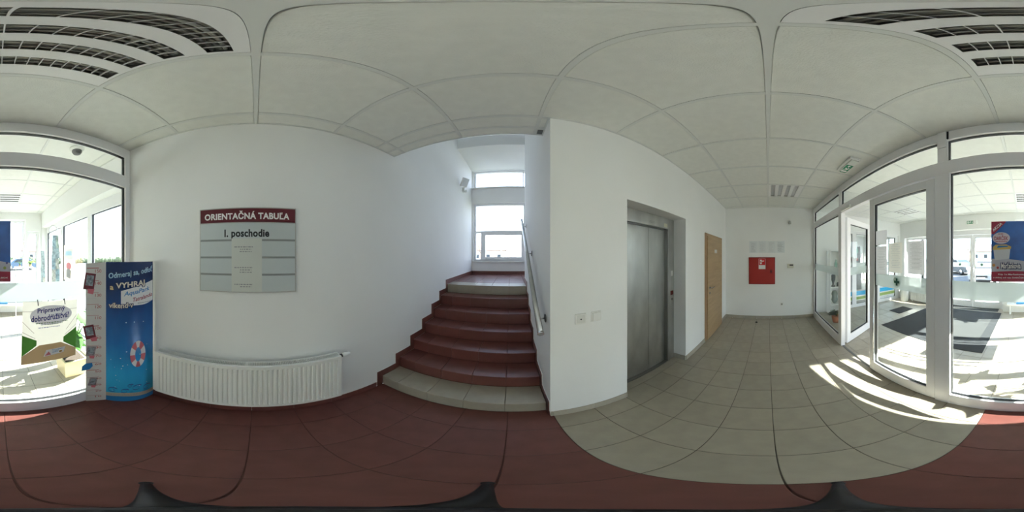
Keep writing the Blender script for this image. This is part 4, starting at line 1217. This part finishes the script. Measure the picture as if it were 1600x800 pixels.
# ------------------------------------------------------------------ things in the lobby
mt = thing('door_mat', 'large dark bordered entrance mat with a grey ribbed centre', 'mat', (1.66, -3.3, 0))
box('border', M_MAT, mt, 0.60, 2.735, -4.34, -2.275, 0.0, 0.008, 0.003)
box('centre', M_MATC, mt, 0.78, 1.78, -4.20, -2.72, 0.006, 0.010, 0.001)
rebase(box('door_mat', M_MAT, None, 3.0, 3.39, -3.69, -3.12, 0.0, 0.008, 0.003, label='small dark doormat in front of the shop doors', cat='mat'))
rebase(box('door_mat', M_MATC, None, 0.72, 2.38, -4.72, -4.42, 0.0, 0.008, 0.003, label='narrow grey mat in the entrance doorway', cat='mat'))

def leafy_plant(name, label, c, pot, n, hgt, spread, lw, seed, mleaf):
    rr = random.Random(seed)
    t = thing(name, label, 'plant', (c[0], c[1], c[2]))
    pot(t)
    z0 = c[2]
    for i in range(n):
        a = 2 * PI * i / n * 1.618 + rr.uniform(-0.3, 0.3)
        h = hgt * rr.uniform(0.45, 1.0)
        sp_ = spread * rr.uniform(0.35, 1.0)
        b0 = Vector((c[0], c[1], c[2] + 0.9 * pot.h))
        top = Vector((c[0] + sp_ * math.cos(a), c[1] + sp_ * math.sin(a), z0 + pot.h + h))
        mid = b0.lerp(top, 0.6) + Vector((0, 0, 0.12 * hgt))
        stem = MB().tube([b0, mid, top], [0.006, 0.005, 0.003], 6, False).build('stem', mat('plant stem', (0.10, 0.16, 0.04), 0.6), t)
        out = Vector((math.cos(a), math.sin(a), -0.55)).normalized()
        side = Vector((-math.sin(a), math.cos(a), 0))
        nrm = side.cross(out)
        ln = lw * 2.0
        w = MB()
        prof = [(0, 0.12), (0.15, 0.75), (0.35, 1.0), (0.6, 0.8), (0.82, 0.42), (1.0, 0.03)]
        vs, fs = [], []
        for (u, b) in prof:
            cc = top + out * (ln * u) - nrm * (0.15 * ln * u * u)
            lob = b * lw * 0.5
            vs += [cc - side * lob + nrm * 0.12 * lob, cc, cc + side * lob + nrm * 0.12 * lob]
        for k in range(len(prof) - 1):
            for q in (0, 1):
                fs.append((3 * k + q, 3 * k + q + 1, 3 * k + 4 + q, 3 * k + 3 + q))
        w.add(vs, fs, True)
        o = bpy.data.objects.new('leaf', w.mesh('leaf', mleaf, fix=False)); link(o, stem)
        # fingered side lobes
        for u, sg2 in ((0.25, 1), (0.25, -1), (0.5, 1), (0.5, -1)):
            if lw < 0.07: break
            cc = top + out * (ln * u) - nrm * (0.15 * ln * u * u)
            dirv = (side * sg2 + out * 0.9).normalized()
            e = cc + dirv * lw * 0.85
            ww = out * lw * 0.16
            lb_ = MB().add([cc - ww, cc + ww, (cc + e) / 2 + ww * 1.1 + nrm * 0.01, e, (cc + e) / 2 - ww * 1.1 + nrm * 0.01], [(0, 1, 2, 4), (4, 2, 3)], True)
            o2 = bpy.data.objects.new('leaf_lobe', lb_.mesh('leaf_lobe', mleaf, fix=False)); link(o2, stem)
    return t
M_LEAF = mat('plant leaf', (0.07, 0.20, 0.035), 0.4, var=0.3, scale=10, trans=0.35)
M_LEAFY = mat('young leaf', (0.22, 0.36, 0.06), 0.45, var=0.2, scale=10, trans=0.35)
def pot_box(t):
    w = MB()
    x0, x1, y0, y1 = -0.93, -0.66, -1.86, -1.57
    w.prism([(0, 0), (1, 0), (1, 1), (0, 1)], lambda p, h: ((x0 + x1) / 2 + (p[0] - 0.5) * (x1 - x0) * (0.88 + 0.12 * h), (y0 + y1) / 2 + (p[1] - 0.5) * (y1 - y0) * (0.88 + 0.12 * h), 0.28 * h), 0.0, 1.0)
    w.build('planter', mat('pale yellow planter', (0.72, 0.63, 0.40), 0.5), t)
    box('soil', mat('soil', (0.05, 0.035, 0.025), 0.95), t, x0 + 0.02, x1 - 0.02, y0 + 0.02, y1 - 0.02, 0.27, 0.286)
pot_box.h = 0.28
leafy_plant('potted_plant', 'leafy green plant in a pale yellow planter behind the low poster', (-0.795, -1.715, 0), pot_box, 13, 0.72, 0.24, 0.15, 5, M_LEAF)
def small_pot(col, c, r, h):
    def f(t):
        MB().lathe([(r * 0.7, c[2]), (r, c[2] + h), (r * 0.86, c[2] + h), (r * 0.8, c[2] + h * 0.8)], (c[0], c[1], 0), 'z', 16).build('pot', mat('pot %.2f' % col[0], col, 0.6), t)
    f.h = h
    return f

# low bench under the south windows, with a tray and two small plants
bn = thing('bench', 'low white sill bench under the south lobby windows', 'bench', (-0.42, YS + 0.11, 0))
box('seat', M_WHITEP, bn, -1.13, 0.45, YS + 0.0, YS + 0.22, 0.255, 0.30, 0.006)
box('leg', M_WHITEP, bn, -1.05, -1.0, YS + 0.03, YS + 0.19, 0, 0.255)
box('leg', M_WHITEP, bn, 0.34, 0.39, YS + 0.03, YS + 0.19, 0, 0.255)
rebase(box('tray', mat('blue tray', (0.02, 0.24, 0.52), 0.4), None, -0.20, 0.20, YS + 0.04, YS + 0.18, 0.30, 0.325, 0.006, label='flat blue tray on the low white bench', cat='tray'))
fs1 = thing('flower_stand', 'tall thin white plant stand with glass top by the south window', 'plant stand', (-0.62, -4.10, 0))
box('top', M_WHITEP, fs1, -0.84, -0.36, -4.20, -4.0, 1.30, 1.325, 0.004)
for x in (-0.82, -0.40):
    MB().tube([(x, -4.1, 0), (x, -4.1, 1.30)], 0.012, 10).build('leg', M_WHITEP, fs1)
leafy_plant('potted_plant', 'small bright green plant on the white plant stand', (-0.77, -4.10, 1.325), small_pot((0.6, 0.5, 0.3), (-0.77, -4.10, 1.325), 0.045, 0.07), 16, 0.10, 0.10, 0.05, 8, M_LEAFY)
leafy_plant('potted_plant', 'tiny thin plant on the white plant stand beside the window post', (-0.50, -4.10, 1.325), small_pot((0.45, 0.3, 0.2), (-0.50, -4.10, 1.325), 0.03, 0.05), 7, 0.12, 0.05, 0.03, 9, M_LEAF)

# brochure racks
M_BRO = [mat('brochure %d' % i, c, 0.5, var=0.5, scale=25) for i, c in enumerate(((0.36, 0.44, 0.46), (0.30, 0.40, 0.44), (0.52, 0.50, 0.44), (0.40, 0.46, 0.40)))]
def rack(c, top, tiers, wdt, label, blabel, grp, arch=True):
    t = thing('brochure_rack', label, 'rack', (c[0], c[1], 0))
    MB().lathe([(0.17, 0.0), (0.17, 0.012), (0.02, 0.03)], (c[0], c[1], 0), 'z', 24).build('base', M_STEELD, t)
    MB().tube([(c[0], c[1], 0.02), (c[0], c[1], top - 0.25)], 0.010, 10).build('pole', M_CHROME, t)
    if arch:
        pts = []
        for i in range(17):
            a = PI * i / 16
            pts.append((c[0] + 0.085 * math.cos(a) * 0.92, c[1] + 0.085 * math.cos(a) * 0.4, top - 0.09 + 0.09 * math.sin(a)))
        pts = [(pts[0][0], pts[0][1], top - 0.22)] + pts + [(pts[-1][0], pts[-1][1], 0.95)]
        MB().tube(pts, 0.006, 8).build('arch', M_CHROME, t)
    for k in range(tiers):
        z = top - 0.36 - k * 0.155
        hw = wdt * (0.75 + 0.25 * k / tiers)
        w = MB()
        w.tube([(c[0] - hw, c[1] + 0.05, z), (c[0] + hw, c[1] + 0.05, z)], 0.003, 6).build('wire_shelf', M_CHROME, t)
        for j in range(2):
            xx = c[0] + (j - 0.5) * hw * 0.9
            f_ = flat((xx - hw * 0.42, c[1] + 0.084 + 0.012 * j, z + 0.005), Vector((1, 0.12 * (1 if j else -1), 0)), Vector((R.uniform(-0.06, 0.06), -0.10, 0.95)), Vector((0, 1, 0.4)))
            slab('brochure', f_, hw * 0.84, 0.20, R.choice(M_BRO), None, 0.004, label='%s, %s tier from the top, %s' % (blabel, ('first', 'second', 'third', 'fourth', 'fifth', 'sixth')[k], ('window side', 'room side')[j]), cat='brochure', group=grp)
    return t
rack((-0.80, -2.34), 2.07, 6, 0.085, 'tall arched wire brochure rack by the west windows', 'brochure in the tall arched rack', 'brochures in the arched rack')
rack((-0.80, -3.05), 1.86, 5, 0.055, 'slim wire brochure rack without an arch, beyond the arched one', 'brochure in the slim rack', 'brochures in the slim rack', False)

# orange poster on the west windows
op = thing('poster', 'orange and white poster with a pink flower hanging at the west window', 'poster', (XW - 0.10, -2.70, 1.13))
f_ = flat((XW - 0.10, -3.02, 1.13), (0, 1, 0), (0, 0, 1), (1, 0, 0))
slab('sheet', f_, 0.50, 0.68, mat('orange poster print', (0.74, 0.55, 0.36), 0.5, var=0.25, scale=5, trans=0.3), op, 0.0012)
sheet('white_field', f_, [(0.03, 0.40), (0.40, 0.40), (0.40, 0.60), (0.03, 0.60)], mat('white translucent', (0.8, 0.8, 0.8), 0.6), op, 0.002)
sheet('blue_mark', f_, [(0.06, 0.48), (0.36, 0.48), (0.34, 0.56), (0.08, 0.56)], M_LBLUE, op, 0.0026)
sheet('pink_flower', f_, ell(0.22, 0.28, 0.12, 0.07, 18), M_PINK, op, 0.002)
sheet('dark_figure', f_, [(0.1, 0.06), (0.30, 0.04), (0.34, 0.2), (0.2, 0.24), (0.1, 0.2)], M_INK, op, 0.0024)
MB().tube([(XW - 0.10, -2.77, 1.81), (XW - 0.135, -2.77, 2.24)], 0.002, 6).build('hanging_string', M_WHITEP, op)
# strip of small cards at the window ledge
# display shelf behind the side glass
sh = thing('display_shelf', 'white open display shelf by the lobby side wall behind the side glass', 'shelf', (VXE - 0.16, -1.76, 0))
box('side', M_WHITEP, sh, VXE - 0.30, VXE, -1.60, -1.58, 0, 1.75)
box('side', M_WHITEP, sh, VXE - 0.30, VXE, -1.97, -1.95, 0, 1.75)
for z in (0.28, 0.76, 1.25, 1.73):
    box('shelf_board', mat('shelf board', (0.5, 0.53, 0.52), 0.5) if z > 1.7 else M_WHITEP, sh, VXE - 0.30, VXE, -1.95, -1.60, z - 0.02, z)
def vase(lab, c, prof, m, cat='vase', nm='vase'):
    MB().lathe([(r, c[2] + h) for r, h in prof], (c[0], c[1], 0), 'z', 18).build(nm, m, None, label=lab, cat=cat)
vase('dark bronze mortar on the second board of the display shelf', (VXE - 0.15, -1.72, 0.762), [(0.05, 0), (0.05, 0.02), (0.02, 0.06), (0.03, 0.12), (0.06, 0.2), (0.065, 0.30), (0.04, 0.33)], mat('bronze grey', (0.10, 0.11, 0.11), 0.5), 'mortar', 'mortar')
vase('short dark jar beside the mortar on the display shelf', (VXE - 0.15, -1.87, 0.762), [(0.04, 0), (0.045, 0.08), (0.03, 0.11)], mat('bronze grey', (0.10, 0.11, 0.11), 0.5), 'jar', 'jar')
vase('grey green vase on the lowest board of the display shelf', (VXE - 0.15, -1.76, 0.282), [(0.04, 0), (0.09, 0.1), (0.07, 0.2), (0.09, 0.28), (0.05, 0.36)], mat('sage glaze', (0.22, 0.26, 0.24), 0.4))
vase('pale green bottle on the third board of the display shelf', (VXE - 0.15, -1.80, 1.252), [(0.04, 0), (0.04, 0.16), (0.015, 0.2), (0.015, 0.25)], mat('pale green glass', (0.35, 0.55, 0.48), 0.2), 'bottle', 'bottle')
tpot = leafy_plant('potted_plant', 'dark plant in a terracotta pot on the floor behind the side glass', (3.42, -1.52, 0), small_pot((0.42, 0.14, 0.07), (3.42, -1.52, 0), 0.11, 0.17), 9, 0.16, 0.12, 0.09, 12, mat('dark leaf', (0.05, 0.07, 0.05), 0.5))

# corner table with papers beside the south window near the shop
rb = thing('waste_bin', 'white pedal bin in the corner between shop doors and south window', 'bin', (3.82, -4.25, 0))
MB().lathe([(0.13, 0.0), (0.14, 0.01), (0.15, 0.48), (0.145, 0.50)], (3.82, -4.24, 0), 'z', 22).build('body', M_WHITEP, rb)
MB().lathe([(0.152, 0.50), (0.15, 0.53), (0.10, 0.56), (0.02, 0.57)], (3.82, -4.24, 0), 'z', 22).build('lid', M_WHITEP, rb)
lr = thing('radiator', 'low white lobby radiator under the window near the shop', 'radiator', (3.2, YS + 0.08, 0.08))
w = MB()
for k in range(18):
    x = 2.82 + 0.045 * k
    w.bbox(x, x + 0.036, YS + 0.05, YS + 0.11, 0.09, 0.34, 0.006)
o = w.build('rib_panel', M_RAD, lr)
o['kind'] = 'stuff'
box('top_rail', M_RAD, lr, 2.81, 3.64, YS + 0.045, YS + 0.115, 0.33, 0.36, 0.004)
box('bottom_rail', M_RAD, lr, 2.81, 3.64, YS + 0.045, YS + 0.115, 0.06, 0.09, 0.004)
for x in (2.9, 3.55):
    box('foot', M_RAD, lr, x, x + 0.03, YS + 0.06, YS + 0.10, 0.0, 0.06)
rs = thing('poster', 'red and white sign sheet on the south window near the shop', 'poster', (3.46, YS - 0.17, 1.35))
f_ = flat((3.64, YS - 0.168, 1.30), (-1, 0, 0), (0, 0, 1), (0, 1, 0))
slab('sheet', f_, 0.36, 0.50, M_WHITEINK, rs, 0.001)
sheet('red_field', f_, [(0, 0.22), (0.36, 0.22), (0.36, 0.38), (0, 0.38)], mat('poster red', (0.52, 0.03, 0.05), 0.5), rs, 0.0016)
rw = thing('poster', 'black lettered white column sign on the corner of the shop front', 'poster', (VXE, -4.27, 1.3))
f_ = flat((VXE + 0.0195, -4.33, 1.25), (0, 1, 0), (0, 0, 1), (-1, 0, 0))
slab('sheet', f_, 0.12, 0.50, M_WHITEINK, rw, 0.001)
text_rows('print', f_, [(0.02, 0.10, 0.44, 0.02), (0.02, 0.10, 0.39, 0.025), (0.03, 0.10, 0.35, 0.012)], M_BLACKINK, rw, 0.0016)
sheet('red_mark', f_, [(0.05, 0.05), (0.09, 0.03), (0.10, 0.28), (0.06, 0.3)], mat('poster red', (0.52, 0.03, 0.05), 0.5), rw, 0.0016)

# ------------------------------------------------------------------ shop interior behind the glass doors
box('floor', mat('shop floor', (0.42, 0.38, 0.32), 0.5, var=0.05, scale=4), None, VXE + 0.0, 9.0, -6.0, -0.9, -0.12, -0.001, kind='structure', label='pale floor of the shop behind the glass doors', cat='floor')
box('ceiling', M_WALL, None, VXE + 0.16, 9.0, -6.0, -0.9, 2.9, 3.0, kind='structure', label='white ceiling of the shop', cat='ceiling')
wall('wall_east', 'x', 9.0, 9.2, (-6.0, -0.9), (-0.1, 3.0), [], M_WALL, label='white back wall of the shop', cat='wall')
wall('wall_north', 'y', -0.9, -0.75, (VXE + 0.16, 9.2), (-0.1, 3.0), [], M_WALL, label='white side wall of the shop', cat='wall')
wall('wall_south', 'y', -6.2, -6.0, (VXE + 0.16, 9.2), (-0.1, 3.0), [(4.7, 8.6, 0.3, 2.6)], M_WALL, label='white shop wall around the added window', cat='wall')
wall('wall_west', 'x', VXE + 0.16, VXE + 0.3, (-6.2, YS - 0.3), (-0.1, 3.0), [], M_WALL, label='white outer wall where shop and lobby meet', cat='wall')
wshop = thing('window_10', 'wide shop window added to let sky light into the shop', 'window', (6.65, -6.1, 0.3), kind='structure')  # assumed opening, added so the sky lights the shop interior
bars(wshop, M_PVC, 'y', -6.14, -6.07, [('stile', 4.7, 4.77, 0.3, 2.6), ('stile', 8.53, 8.6, 0.3, 2.6), ('mullion', 6.6, 6.7, 0.3, 2.6), ('head_rail', 4.77, 8.53, 2.53, 2.6), ('sill_rail', 4.77, 8.53, 0.3, 0.37)])
pane(wshop, 'y', -6.1, 4.77, 6.6, 0.37, 2.53, gasket=False)
pane(wshop, 'y', -6.1, 6.7, 8.53, 0.37, 2.53, gasket=False)
cn = thing('counter', 'long shop counter with a dark front behind the glass doors', 'counter', (6.6, -2.9, 0))
box('front', mat('counter front', (0.16, 0.17, 0.17), 0.5), cn, 6.5, 7.0, -4.2, -1.6, 0.0, 0.98, 0.01)
box('worktop', M_WHITEP, cn, 6.42, 7.06, -4.26, -1.54, 0.98, 1.02, 0.006)
for j, (ya_, yb_) in enumerate(((-3.2, -1.2), (-5.5, -3.4))):
    su = thing('shelf_unit', ('grey shop shelf unit with coloured boxes behind the counter', 'grey shop shelf unit with coloured boxes beside the shop window')[j], 'shelf', (8.7, (ya_ + yb_) / 2, 0))
    M_SHB = mat('grey shelf', (0.30, 0.31, 0.32), 0.5)
    box('back_board', M_SHB, su, 8.94, 8.98, ya_, yb_, 0, 2.2)
    for z in (0.3, 0.8, 1.3, 1.8):
        box('shelf_board', M_SHB, su, 8.62, 8.94, ya_, yb_, z - 0.03, z)
    for yy in (ya_, yb_ - 0.03):
        box('side', M_SHB, su, 8.62, 8.94, yy, yy + 0.03, 0, 2.2)
    cols = {'green': (0.05, 0.3, 0.15), 'ochre': (0.5, 0.4, 0.1), 'blue': (0.1, 0.2, 0.45), 'white': (0.6, 0.6, 0.58), 'red': (0.45, 0.08, 0.08)}
    for z in (0.8, 1.3, 1.8):
        nb = 0
        yy = ya_ + 0.12
        while yy < yb_ - 0.3:
            cn_ = R.choice(sorted(cols))
            c_ = cols[cn_]
            nb += 1
            wd, hh = R.uniform(0.1, 0.22), R.uniform(0.12, 0.32)
            rebase(box('carton', mat('carton %.2f%.2f' % (c_[0], c_[1]), c_, 0.5), None, 8.70, 8.86, yy, yy + wd, z + 0.002, z + hh, 0.004, label='%s carton, %s board, shelf unit %s, %s from its window end' % (cn_, {0.8: 'low', 1.3: 'middle', 1.8: 'top'}[z], ('behind counter', 'by shop window')[j], ('first', 'second', 'third', 'fourth', 'fifth', 'sixth', 'seventh', 'eighth', 'ninth')[nb - 1]), cat='carton', group='cartons on the shop shelves'))
            yy += wd + R.uniform(0.06, 0.2)

# ------------------------------------------------------------------ outdoors
box('ground', M_ASPH, None, -60, 60, -70, -4.75, -0.35, -0.14, kind='structure', label='grey asphalt car park in front of the entrance', cat='ground')
box('ground', M_ASPH, None, -60, XW - 0.3, -4.75, 60, -0.35, -0.14, kind='structure', label='grey asphalt yard beside the west windows', cat='ground')
box('ground', mat('dry grass', (0.10, 0.105, 0.06), 0.95, var=0.3, scale=2), None, XW - 0.3, 60, 4.86, 60, -0.35, -0.14, kind='structure', label='dry grass behind the building', cat='ground')
rebase(box('pavement', mat('pale paving', (0.42, 0.41, 0.39), 0.9, var=0.1, scale=2), None, -0.5, 3.6, -6.4, -4.76, -0.16, -0.02, 0.01, kind='structure', label='pale paving before the entrance doors', cat='pavement'))

def car(name, label, c, yaw, col):
    t = thing(name, label, 'car', (0, 0, 0))
    mc = mat('car paint %.2f%.2f' % (col[0], col[2]), col, 0.25, 0.2)
    body = [(-2.1, 0.28), (2.1, 0.28), (2.15, 0.55), (2.05, 0.78), (1.25, 0.92), (-1.75, 0.98), (-2.12, 0.85), (-2.15, 0.5)]
    def sweep(pts, y, inset):
        w = MB()
        n = len(pts)
        vs = []
        for yy, sc in ((-y, inset), (-y * 0.93, 1), (y * 0.93, 1), (y, inset)):
            cx = sum(p[0] for p in pts) / n; cz = sum(p[1] for p in pts) / n
            vs += [(cx + (p[0] - cx) * sc, yy, cz + (p[1] - cz) * sc) for p in pts]
        fs = [tuple(range(n - 1, -1, -1)), tuple(range(3 * n, 4 * n))]
        for k in range(3):
            fs += [(k * n + i, k * n + (i + 1) % n, (k + 1) * n + (i + 1) % n, (k + 1) * n + i) for i in range(n)]
        return w.add(vs, fs)
    sweep(body, 0.86, 0.95).build('body', mc, t)
    sweep([(-1.85, 0.95), (1.15, 0.90), (0.45, 1.38), (-0.2, 1.46), (-1.2, 1.42), (-1.7, 1.2)], 0.72, 0.93).build('cabin', mc, t)
    mg = mat('car glass', (0.03, 0.04, 0.05), 0.08)
    for s in (-1, 1):
        MB().prism([(-1.5, 0.99), (0.9, 0.96), (0.42, 1.31), (-1.15, 1.34)], lambda p, y: (p[0], y, p[1]), s * 0.70, s * 0.735).build('side_window', mg, t)
    MB().add([(1.17, -0.6, 0.93), (1.17, 0.6, 0.93), (0.50, 0.54, 1.37), (0.50, -0.54, 1.37)], [(0, 1, 2, 3)]).build('windscreen', mg, t)
    MB().add([(-1.86, -0.58, 1.0), (-1.86, 0.58, 1.0), (-1.62, 0.54, 1.30), (-1.62, -0.54, 1.30)], [(3, 2, 1, 0)]).build('rear_window', mg, t)
    for x in (-1.3, 1.35):
        for s in (-1, 1):
            y0_, y1_ = (s * 0.68, s * 0.87)
            wh = MB().lathe([(0.30, y0_), (0.32, y0_ + s * 0.03), (0.32, y1_ - s * 0.02), (0.29, y1_)], (x, 0, 0.32), 'y', 22).build('wheel', M_DARK, t)
            MB().lathe([(0.20, y1_ - s * 0.01), (0.19, y1_ + s * 0.008), (0.05, y1_ + s * 0.004)], (x, 0, 0.32), 'y', 16).build('hub_cap', M_CHROME, wh)
    for s in (-1, 1):
        box('headlight', M_CHROME, t, 2.06, 2.13, s * 0.62 - 0.14, s * 0.62 + 0.14, 0.62, 0.74, 0.02)
    box('grille', M_DARK, t, 2.10, 2.165, -0.4, 0.4, 0.42, 0.56, 0.01)
    box('number_plate', M_WHITEINK, t, 2.15, 2.172, -0.26, 0.26, 0.36, 0.45)
    t.location = c
    t.rotation_euler = (0, 0, yaw)
    return t
car('car', 'dark grey parked car outside the entrance door nearer the shop', (6.3, -15.0, -0.14), math.radians(150), (0.10, 0.11, 0.12))
car('car', 'pale silver parked car facing the entrance doors', (2.75, -11.6, -0.14), math.radians(95), (0.36, 0.38, 0.40))
car('car', 'blue grey parked car far across the car park beyond the wide south window', (-2.3, -20.5, -0.14), math.radians(15), (0.10, 0.16, 0.24))

def house(label, x0, x1, y0, y1, h, rise):
    t = thing('house', label, 'house', ((x0 + x1) / 2, (y0 + y1) / 2, -0.14))
    box('walls', mat('house render', (0.55, 0.51, 0.44), 0.9, var=0.05, scale=1), t, x0, x1, y0, y1, -0.14, h)
    MB().prism([(y0 - 0.4, h), (y1 + 0.4, h), ((y0 + y1) / 2, h + rise)], lambda p, x: (x, p[0], p[1]), x0 - 0.4, x1 + 0.4).build('roof', mat('tiled roof', (0.30, 0.14, 0.10), 0.8), t)
    n = max(2, int((x1 - x0) / 3))
    for i in range(n):
        cx = x0 + (x1 - x0) * (i + 0.5) / n
        for (yy0, yy1) in ((y1, y1 + 0.06), (y0 - 0.06, y0)):
            wf = box('window', M_PVC, t, cx - 0.6, cx + 0.6, yy0, yy1, 0.9, 2.2)
            box('pane', mat('car glass', (0.03, 0.04, 0.05), 0.08), wf, cx - 0.5, cx + 0.5, yy0 - 0.01, yy1 + 0.01, 1.0, 2.1)
house('low pale house with a red roof far beyond the car park', 4, 16, -56, -48, 3.0, 2.4)
house('long pale house with a red roof across the car park by the hedge', -22, -8, -58, -50, 3.0, 2.2)
house('pale house with a red roof west of the car park', -58, -50, -24, -10, 3.2, 2.0)
house('pale house with a red roof seen through the stair window', -14, -2, 44, 52, 3.2, 2.6)

def tree(label, c, h, seed, bare=True, nm='tree'):
    rr = random.Random(seed)
    t = thing(nm, label, 'tree', c)
    w = MB()
    top = Vector(c) + Vector((0, 0, h * 0.45))
    w.tube([c, tuple(top)], [h * 0.022, h * 0.014], 7)
    w.build('trunk', mat('bark', (0.14, 0.10, 0.07), 0.9), t)
    w = MB()
    def br(p, d, l_, r, k):
        e = p + d * l_
        w.tube([p, e], [r, r * 0.6], 5, False)
        if k == 0: return
        for i in range(3):
            nd = (d + Vector((rr.uniform(-.8, .8), rr.uniform(-.8, .8), rr.uniform(-.1, .5)))).normalized()
            br(p.lerp(e, rr.uniform(0.55, 1.0)), nd, l_ * 0.68, r * 0.55, k - 1)
    for i in range(4):
        a = i * PI / 2 + rr.uniform(-.4, .4)
        br(top - Vector((0, 0, h * 0.1 * rr.random())), Vector((math.cos(a) * 0.7, math.sin(a) * 0.7, 0.9)).normalized(), h * 0.22, h * 0.011, 3)
    o = w.build('branches', mat('bark', (0.14, 0.10, 0.07), 0.9), t)
    o['kind'] = 'stuff'
    return t
tree('bare tree at the edge of the car park behind the silver car', (3.4, -24, -0.14), 5.2, 3)
tree('bare tree at the edge of the car park behind the dark grey car', (9.0, -26, -0.14), 5.6, 4)
tree('slim bare tree in the middle of the stair window', (-6.6, 34, -0.14), 5.4, 6)
tree('bushy bare tree at the handrail side of the stair window', (0.6, 30, -0.14), 4.0, 7)
hd_ = MB()
rr = random.Random(3)
for k in range(120):
    x = -45 + 0.75 * k * 0.5; y = -34 + rr.uniform(-0.4, 0.4); h = rr.uniform(0.9, 1.5)
    hd_.lathe([(0.3, -0.14), (0.5, 0.4), (0.42, h * 0.8), (0.1, h)], (x, y, 0), 'z', 7)
o = hd_.build('hedge', mat('dull hedge', (0.14, 0.17, 0.08), 0.9, var=0.3, scale=5), None, kind='stuff', label='low dull green hedge along the far side of the car park', cat='hedge')
